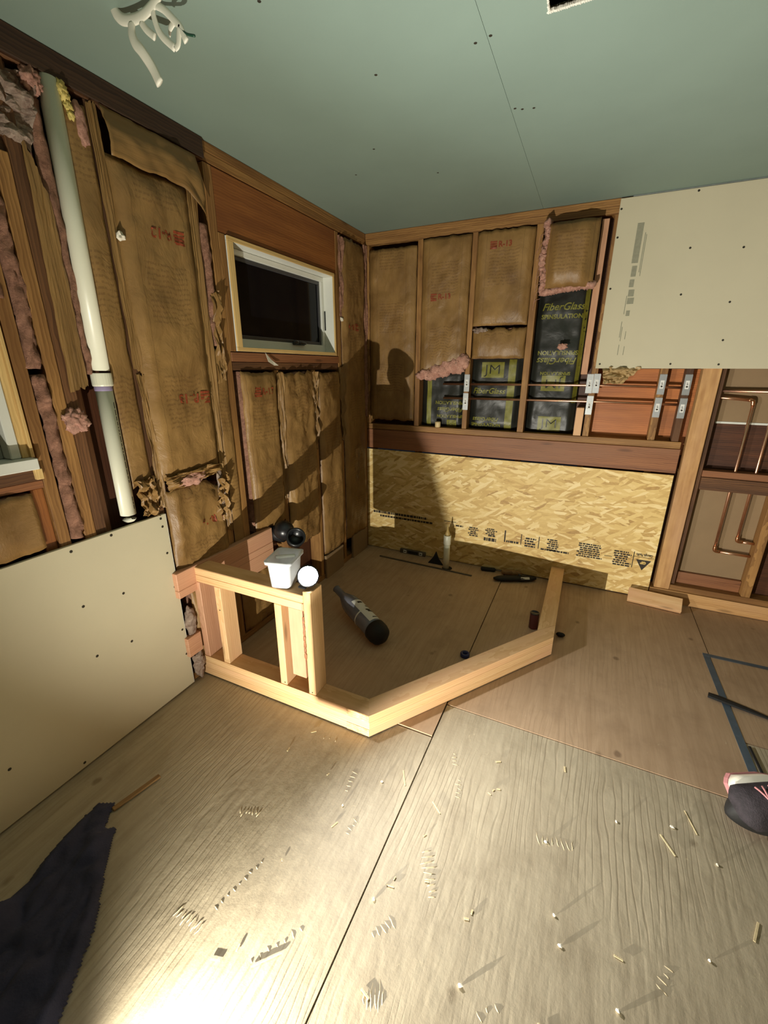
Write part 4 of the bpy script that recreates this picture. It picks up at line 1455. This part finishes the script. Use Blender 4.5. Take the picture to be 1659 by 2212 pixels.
rings = [tub_ring(0.046, 0.066, 0.001), tub_ring(0.049, 0.069, 0.004), tub_ring(0.056, 0.078, 0.118), tub_ring(0.057, 0.079, 0.122), tub_ring(0.066, 0.088, 0.124), tub_ring(0.067, 0.089, 0.138), tub_ring(0.060, 0.082, 0.140),
         tub_ring(0.0555, 0.0775, 0.134), tub_ring(0.054, 0.076, 0.118), tub_ring(0.046, 0.066, 0.006)]
mb = MB()
vs, fs = [], []
Mt = Matrix.Translation((0.527, -1.812, 0.6205)) @ Matrix.Rotation(math.radians(14), 4, 'Z') @ Matrix.Scale(0.93, 4)
for rg in rings:
    vs += [Mt @ Vector(p) for p in rg]
n = len(rings[0])
for i in range(len(rings) - 1):
    for j in range(n):
        fs.append((i * n + j, i * n + (j + 1) % n, (i + 1) * n + (j + 1) % n, (i + 1) * n + j))
fs.append(tuple(range(n - 1, -1, -1)))
fs.append(tuple((len(rings) - 1) * n + j for j in range(n)))
mb.add(vs, fs)
obj('tub_body', mb, TUB, ct, True)
obj('handle_bar', MB().tube([Mt @ Vector((-0.05, 0.02, 0.118)), Mt @ Vector((0.04, 0.03, 0.128))], 0.008, 10), WHITE_PAINT, ct, True)

# ------------------------------------------------------------------ loose things on the floor
bt = thing('bottle', 'dark glass bottle with white label lying behind the knee wall', 'bottle', (0.6, -1.2, 0.005))
Bb = Vector((0.752, -1.295, 0.070))
ax = Vector((-0.83, 0.50, 0.10)).normalized()
R = ax.to_track_quat('Z', 'Y').to_matrix().to_4x4()
MBt = Matrix.Translation(Bb) @ R @ Matrix.Scale(1.6, 4)
D_ = MBt.to_3x3().inverted() @ Vector((0.62, 0.35, 0.75))
AL = math.degrees(math.atan2(D_.y, D_.x)) - 62
obj('glass_body', MB().lathe([(0.0, 0.05), (0.037, 0.05), (0.038, 0.07), (0.038, 0.205), (0.034, 0.235), (0.022, 0.27), (0.015, 0.29), (0.0145, 0.34), (0.016, 0.345), (0.0, 0.347)], MBt, 28), GREYP, bt, True)
obj('base', MB().lathe([(0.0, -0.012), (0.022, -0.008), (0.037, 0.006), (0.0415, 0.025), (0.0415, 0.048), (0.038, 0.052), (0.0, 0.053)], MBt, 28), BLACKR, bt, True, label='dull black rounded base')
mb = MB()
mb.grid(lambda a, b: MBt @ Vector((0.0386 * math.cos(math.radians(AL + 124 * a)), 0.0386 * math.sin(math.radians(AL + 124 * a)), 0.06 + 0.135 * b)), 12, 3)
obj('paper_label', mb, STICKER, bt, True)
obj('ring', MB().lathe([(0.0384, 0.124), (0.0390, 0.125), (0.0390, 0.129), (0.0384, 0.130)], MBt, 28), WHITE_PAINT, bt, True)
mb = MB()
for (a0, a1, b0, b1) in ((.25, .5, .08, .12), (.3, .7, .36, .44), (.25, .5, .44, .5), (.4, .6, .62, .67), (.2, .45, .82, .9)):
    mb.grid(lambda a, b: MBt @ Vector((0.039 * math.cos(math.radians(AL + 124 * (a0 + (a1 - a0) * a))), 0.039 * math.sin(math.radians(AL + 124 * (a0 + (a1 - a0) * a))), 0.06 + 0.135 * (b0 + (b1 - b0) * b))), 4, 1)
obj('label_print', mb, BLACKINK, bt)

lv = thing('spirit_level', 'short spirit level lying at foot of the back wall', 'tool', (0.44, -0.03, 0.005))
mb = MB().box(0.325, 0.556, -0.036, -0.014, 0.0045, 0.042, 0.003, 'x')
obj('body', mb, STEEL, lv)
obj('label_strip', MB().box(0.40, 0.49, -0.0372, -0.0361, 0.012, 0.034, 0), BLACKP, lv)
for x in (0.372, 0.516):
    obj('vial_window', MB().box(x - 0.014, x + 0.014, -0.0374, -0.0361, 0.010, 0.037, 0.0004), STICKER, lv)
    obj('vial', MB().tube([(x - 0.008, -0.0378, 0.0235), (x + 0.008, -0.0378, 0.0235)], 0.004, 8), BLACKP, lv, True)

tag(obj('steel_bar', MB().cbox(Matrix.Translation((0.60, -0.192, 0.0075)) @ Matrix.Rotation(math.radians(-2.0), 4, 'Z'), 0.40, 0.008, 0.003, 0.001, 0), STEEL, None),
    'thin dark metal bar lying on floor across the white stub pipe', 'bar')
sc = thing('scraper', 'black triangular scraper blade standing beside white stub pipe', 'tool', (0.68, -0.135, 0.004))
mb = MB()
pts = [(0.615, 0.006), (0.742, 0.006), (0.70, 0.05), (0.672, 0.105), (0.652, 0.055)]
vs = [(x, -0.125 + 0.25 * z, z) for x, z in pts] + [(x, -0.118 + 0.25 * z, z) for x, z in pts]
mb.add(vs, [(0, 1, 2, 3, 4), (9, 8, 7, 6, 5)] + [(i, (i + 1) % 5, (i + 1) % 5 + 5, i + 5) for i in range(5)])
obj('blade', mb, BLACKR, sc)
obj('edge_strip', MB().box(0.617, 0.74, -0.127, -0.1165, 0.0045, 0.0075, 0.001, 'x'), BLACKP, sc)

sd_ = thing('screwdriver', 'screwdriver with black handle on floor near strand board', 'tool', (1.10, -0.06, 0.002))
obj('handle', MB().tube([(1.040, -0.075, 0.018), (1.047, -0.074, 0.019), (1.14, -0.056, 0.019), (1.15, -0.054, 0.018)], [0.010, 0.017, 0.017, 0.010], 14), BLACKR, sd_, True)
obj('shaft', MB().tube([(1.148, -0.054, 0.018), (1.212, -0.042, 0.014)], 0.004, 8), STEEL, sd_, True)
tag(obj('wooden_handle', MB().tube([(1.20, -0.075, 0.022), (1.215, -0.072, 0.025), (1.27, -0.058, 0.027), (1.33, -0.045, 0.024), (1.345, -0.042, 0.014)], [0.010, 0.019, 0.023, 0.021, 0.008], 14), TANWOOD, None, True),
    'worn wooden tool handle on floor beside the screwdriver', 'tool')
kn = thing('black_tool', 'long flat black tool with white sticker on floor by curb', 'tool', (1.3, -0.12, 0.003))
mb = MB()
ax0, ax1 = Vector((1.165, -0.205, 0.022)), Vector((1.455, -0.070, 0.022))
prof = [0.012, 0.026, 0.031, 0.032, 0.032, 0.031, 0.031, 0.034, 0.033, 0.031, 0.026, 0.012]
mb.tube([ax0.lerp(ax1, k / 11) for k in range(12)], prof, 14, 0.62)
obj('body', mb, BLACKR, kn, True)
dd = (ax1 - ax0).normalized()
R = Matrix.Rotation(math.atan2(dd.y, dd.x), 4, 'Z')
obj('sticker', MB().cbox(Matrix.Translation(ax0.lerp(ax1, 0.72) + Vector((0.010, -0.022, 0.012))) @ R @ Matrix.Rotation(math.radians(42), 4, 'X'), 0.032, 0.009, 0.0015, 0.0005), STICKER, kn)
obj('knob', MB().lathe([(0, 0.012), (0.010, 0.011), (0.012, 0)], Matrix.Translation(ax0.lerp(ax1, 0.6) + Vector((0, 0.01, 0.018))), 12), BLACKP, kn, True)

can = thing('paint_can', 'dark red cylinder can standing inside the curb corner', 'can', (1.512, -0.70, 0.002))
obj('body', MB().lathe([(0.0, 0.002), (0.026, 0.002), (0.027, 0.006), (0.027, 0.098), (0.026, 0.102)], Matrix.Translation((1.513, -0.715, 0)), 20), REDCAN, can, True)
obj('rim', MB().lathe([(0.026, 0.101), (0.0275, 0.103), (0.0275, 0.107), (0.024, 0.108), (0.022, 0.104), (0.0, 0.103)], Matrix.Translation((1.513, -0.715, 0)), 20), BLACKP, can, True)
tag(obj('tape_roll', MB().lathe([(0.014, 0.0045), (0.024, 0.0045), (0.026, 0.008), (0.026, 0.022), (0.024, 0.026), (0.014, 0.026), (0.014, 0.0045)], Matrix.Translation((1.205, -1.172, 0)), 18), BLUEP, None, True),
    'small dark blue roll on shower floor behind the curb', 'tape')
tag(obj('rubber_plug', MB().blob((1.672, -0.745, 0.016), (0.026, 0.014, 0.014), 0.1, 2, 3, 3), BLACKR, None, True), 'small black rubber plug on floor outside the curb corner', 'plug')

M_ = Matrix.Translation((2.214, -0.105, 0.048)) @ Matrix.Rotation(math.radians(-5.5), 4, 'Z') @ Matrix.Rotation(math.radians(40), 4, 'X')
tag(obj('scrap_board', MB().cbox(M_, 0.155, 0.047, 0.017, 0.002, 0), W_NEW, None), 'offcut of fresh lumber leaning at foot of the post', 'lumber')

M_ = Matrix.Translation((0.297, -2.487, 0.006)) @ Matrix.Rotation(math.radians(78), 4, 'Z')
tag(obj('paint_stick', MB().cbox(M_, 0.085, 0.0095, 0.004, 0.003, 0), TANWOOD, None), 'short wooden stick on floor beside the navy cloth', 'stick')

# blue tape laid out on the floor
bt1 = thing('floor_tape', 'blue tape strip running away from shoe along floor seam', 'tape', (2.43, -1.0, 0), 'blue tape lines on the floor')
obj('strip', MB().cbox(Matrix.Translation((2.428, -1.02, 0.0016)) @ Matrix.Rotation(math.radians(90.5), 4, 'Z'), 0.445, 0.0155, 0.0005, 0.0001), BLUETAPE, bt1)
bt2 = thing('floor_tape', 'blue tape strip crossing to the right at frame edge', 'tape', (2.66, -0.58, 0), 'blue tape lines on the floor')
obj('strip', MB().cbox(Matrix.Translation((2.72, -0.575, 0.0022)) @ Matrix.Rotation(math.radians(0.6), 4, 'Z'), 0.31, 0.0140, 0.0005, 0.0001), BLUETAPE, bt2)
tag(obj('black_strap', MB().tube([(2.362, -0.955, 0.009), (2.40, -0.966, 0.010), (2.52, -1.000, 0.010), (2.62, -1.03, 0.009)], [0.021, 0.023, 0.018, 0.009], 8, 0.35), BLACKR, None, False),
    'flat black strip lying across the blue tape', 'strap')
tag(obj('dark_shim', MB().cbox(Matrix.Translation((2.459, -1.33, 0.004)) @ Matrix.Rotation(math.radians(93), 4, 'Z'), 0.09, 0.005, 0.003, 0.001), BLACKR, None), 'thin dark shim beside blue tape near the shoe', 'shim')


# shoe at the right edge of the picture
def shoe():
    root = thing('shoe', 'black mesh sneaker with white sole and pink laces at right frame edge', 'shoe', (2.40, -1.72, 0.0))
    Ln = 0.285
    # rolled so that the far side of the sole shows, toe towards the left
    Mx = Matrix.Translation((2.275, -1.705, 0.034)) @ Matrix.Rotation(math.radians(28), 4, 'Z') @ Matrix.Rotation(math.radians(22), 4, 'X') @ Matrix.Scale(1.50, 4) @ Matrix.Translation((0, 0.02, 0.014))

    def half(t):                              # half width along the foot
        return 0.050 * (min(1.0, (t / 0.10)) ** 0.5) * (1 - 0.22 * math.sin(math.pi * min(1, max(0, (t - .35) / .5)))) * (1 if t < .9 else math.sqrt(max(0.05, 1 - ((t - .9) / .1) ** 2)))

    def top(t):
        return 0.035 + 0.05 * min(1, t / 0.45) + 0.012 * max(0, t - .45)
    nt, na = 26, 20
    mb = MB()
    mb.grid(lambda a, b: Mx @ Vector((Ln * (0.015 + 0.97 * b),
                                      half(0.02 + .96 * b) * 0.92 * math.cos(math.pi * a) * (1 - 0.16 * math.sin(math.pi * a)),
                                      0.026 + (top(b) - 0.012) * math.sin(math.pi * a) ** 0.75 * (min(1, b / .08) ** .5 if b < .08 else 1) + 0.0006 * math.sin(b * 260) * math.sin(a * 60))), na, nt)
    obj('upper', mb, MESHSHOE, root, True, solid=0.002)
    mb = MB()
    for (z0, z1, k0, k1) in ((0.004, 0.030, 1.06, 1.02),):
        n2 = 40
        ring = []
        for i in range(n2):
            a = 2 * math.pi * i / n2
            t = 0.5 - 0.5 * math.cos(a)
            sgn = 1 if math.sin(a) >= 0 else -1
            ring.append((Ln * (-0.01 + 1.02 * t), sgn * half(0.015 + .97 * t) * 1.0 * (abs(math.sin(a)) ** 0.0 if 0.02 < t < .98 else abs(math.sin(a)))))
        sh = lambda x, y, k, e: Vector((x + 0.034, y * k + e if y > 0 else y * 0.86, 0))
        vs = [Mx @ (sh(x, y, k0, 0.020) + Vector((0, 0, z0))) for x, y in ring] + [Mx @ (sh(x, y, k1, 0.010) + Vector((0, 0, z1))) for x, y in ring]
        fs = [tuple(range(n2 - 1, -1, -1)), tuple(range(n2, 2 * n2))] + [(i, (i + 1) % n2, (i + 1) % n2 + n2, i + n2) for i in range(n2)]
        mb.add(vs, fs)
    obj('midsole', mb, SHOEWHITE, root, True)
    mb = MB()
    vs = [Mx @ (sh(x, y, 1.08, 0.027) + Vector((0, 0, -0.008))) for x, y in ring] + [Mx @ (sh(x, y, 1.07, 0.022) + Vector((0, 0, 0.0039))) for x, y in ring]
    mb.add(vs, fs)
    obj('outsole', mb, SHOEPINK, root)
    mb = MB()                                  # dark rubber bumper wrapping the toe and near side
    mb.grid(lambda a, b: Mx @ Vector((Ln * (0.005 + 0.42 * abs(a - 0.30) ** 1.5 / 0.59 + 0.05 * b * b), 0.052 * math.sin((a - 0.30) * -2.6) * (0.9 + 0.1 * b) - 0.002,
                                      -0.006 + 0.052 * b - 0.010 * b * b)), 24, 6)
    obj('toe_bumper', mb, BLACKR, root, True, solid=0.006)
    for k in range(5):
        t = 0.17 + 0.09 * k
        for sg in (-1, 1):
            p = []
            for j in range(7):
                a = 0.5 + sg * (-0.20 + 0.40 * j / 6)
                tt = t + 0.05 * j / 6
                p.append(Mx @ Vector((Ln * tt, half(tt) * 0.95 * math.cos(math.pi * a), 0.030 + (top(tt) - 0.010) * math.sin(math.pi * a) ** 0.75)))
            obj('lace', MB().tube(p, 0.0032, 6), SHOEPINK, root, True)


shoe()


# navy cloth heaped at the lower left
def cloth():
    poly = [(0.262, -2.545), (0.205, -2.575), (0.215, -2.690), (0.236, -2.775), (0.262, -2.830), (0.262, -2.885), (0.20, -2.915), (0.10, -3.10), (0.50, -3.30), (0.80, -3.25),
            (0.70, -3.0), (0.625, -2.890), (0.560, -2.800), (0.485, -2.735), (0.425, -2.680), (0.365, -2.620), (0.352, -2.600), (0.318, -2.622), (0.290, -2.585)]
    from mathutils.geometry import tessellate_polygon
    xs = [p[0] for p in poly]
    ys = [p[1] for p in poly]

    def inside(x, y):
        c = False
        j = len(poly) - 1
        for i in range(len(poly)):
            if (poly[i][1] > y) != (poly[j][1] > y) and x < (poly[j][0] - poly[i][0]) * (y - poly[i][1]) / (poly[j][1] - poly[i][1]) + poly[i][0]:
                c = not c
            j = i
        return c

    def edge_d(x, y):
        best = 9
        for i in range(len(poly)):
            a, b = Vector(poly[i]), Vector(poly[(i + 1) % len(poly)])
            p = Vector((x, y))
            t = max(0, min(1, (p - a).dot(b - a) / (b - a).length_squared))
            best = min(best, (p - (a + (b - a) * t)).length)
        return best
    st = 0.006
    nx, ny = int((max(xs) - min(xs)) / st) + 2, int((max(ys) - min(ys)) / st) + 2
    idx, vs, fs = {}, [], []
    for j in range(ny):
        for i in range(nx):
            x, y = min(xs) + i * st, min(ys) + j * st
            jx = x + 0.004 * noise.noise(Vector((x * 40, y * 40, 1)))
            if inside(jx, y):
                e = edge_d(x, y)
                fold = abs(fnz(x * 7 + y * 3, y * 4 - x * 3, 5, 1, 3))
                h = 0.003 + min(1, e / 0.03) * (0.008 + 0.045 * fold)
                idx[(i, j)] = len(vs)
                vs.append((x, y, h))
    for (i, j) in idx:
        q = [(i, j), (i + 1, j), (i + 1, j + 1), (i, j + 1)]
        if all(k in idx for k in q):
            fs.append(tuple(idx[k] for k in q))
    mb = MB().add(vs, fs)
    o = obj('cloth', mb, NAVY, None, True, solid=0.003)
    tag(o, 'dark navy cloth lying crumpled on floor at lower left', 'cloth')


cloth()

# ------------------------------------------------------------------ cables at the ceiling
cbz = thing('ceiling_cables', 'bundle of white electrical cables hanging from ceiling near the left wall', 'cable', (0.42, -2.09, 2.44))
YC = -2.09
paths = [
    [(0.327, YC, 2.447), (0.338, YC, 2.428), (0.360, YC, 2.412), (0.400, YC, 2.403), (0.440, YC, 2.404), (0.478, YC, 2.414), (0.500, YC, 2.425)],
    [(0.389, YC, 2.400), (0.388, YC - .004, 2.375), (0.398, YC - .006, 2.352), (0.418, YC - .006, 2.330), (0.442, YC, 2.294), (0.463, YC, 2.255)],
    [(0.471, YC, 2.412), (0.474, YC, 2.385), (0.490, YC, 2.350), (0.534, YC, 2.312)],
    [(0.534, YC, 2.312), (0.547, YC, 2.318), (0.556, YC, 2.345), (0.560, YC, 2.352)],
    [(0.478, YC, 2.413), (0.510, YC, 2.395), (0.540, YC, 2.368), (0.560, YC, 2.348), (0.576, YC, 2.316)],
    [(0.423, YC, 2.392), (0.440, YC, 2.372), (0.468, YC, 2.350)],
    [(0.535, YC + .01, 2.372), (0.515, YC + .01, 2.362), (0.500, YC + .02, 2.360)],
]
for i, p in enumerate(paths):
    rr = 0.0135 if i in (0, 1) else 0.0085
    obj('cable', MB().tube(spline(p, 6), rr, 10, 0.35, up=(0, 1, 0)), CABLE, cbz, True)
obj('ground_wire', MB().tube(spline([(0.560, YC, 2.346), (0.580, YC, 2.330), (0.606, YC, 2.320)], 5), 0.003, 6), GREENWIRE, cbz, True, label='dark green ground wire')

# ------------------------------------------------------------------ small litter
tag(obj('white_clip', MB().blob((0.018, -1.955, 1.975), (0.012, 0.016, 0.016), 0.7, 3, 2, 7), WHITEBIT, None), 'white scrap caught on stud beside the wide batt', 'scrap')
tag(obj('white_clip', MB().blob((0.012, -0.382, 1.84), (0.008, 0.014, 0.014), 0.7, 3, 2, 9), WHITEBIT, None), 'white scrap on stud right of the small window', 'scrap')
mb = MB()
mb.add([(0.012, -1.21, 1.60), (0.016, -1.165, 1.562), (0.02, -1.115, 1.535), (0.018, -1.15, 1.535), (0.02, -1.20, 1.555)], [(0, 1, 4), (1, 3, 4), (1, 2, 3)])
tag(obj('paper_tag', mb, WHITEBIT, None, solid=0.001), 'small torn pale paper hanging below the small window sill', 'paper')
cr_ = random.Random(23)
proto = None
n_chip = 0
for k in range(40):
    x = cr_.uniform(0.55, 2.3)
    y = cr_.uniform(-3.1, -1.65)
    if y > -1.95 and x < 1.05:
        continue
    ln = cr_.uniform(0.008, 0.03) if k % 5 else cr_.uniform(0.05, 0.09)
    wd_ = cr_.uniform(0.0012, 0.003)
    M_ = Matrix.Translation((x, y, 0.0015)) @ Matrix.Rotation(cr_.uniform(0, 3.14), 4, 'Z')
    o = obj('wood_chip', MB().cbox(M_, ln / 2, wd_, 0.0009, 0.0003), CHIP, None)
    tag(o, 'pale wood splinter lying on the worn plywood floor', 'wood chip', 'wood splinters on the floor')
for k in range(14):
    x = cr_.uniform(1.0, 2.25)
    y = cr_.uniform(-2.9, -1.75)
    o = obj('plaster_crumb', MB().blob((x, y, 0.003), (0.006 * cr_.uniform(.6, 1.4), 0.005, 0.004), 0.5, 2, 1, k), WHITEBIT, None)
    tag(o, 'white plaster crumb on the worn plywood floor', 'crumb', 'plaster crumbs on the floor')
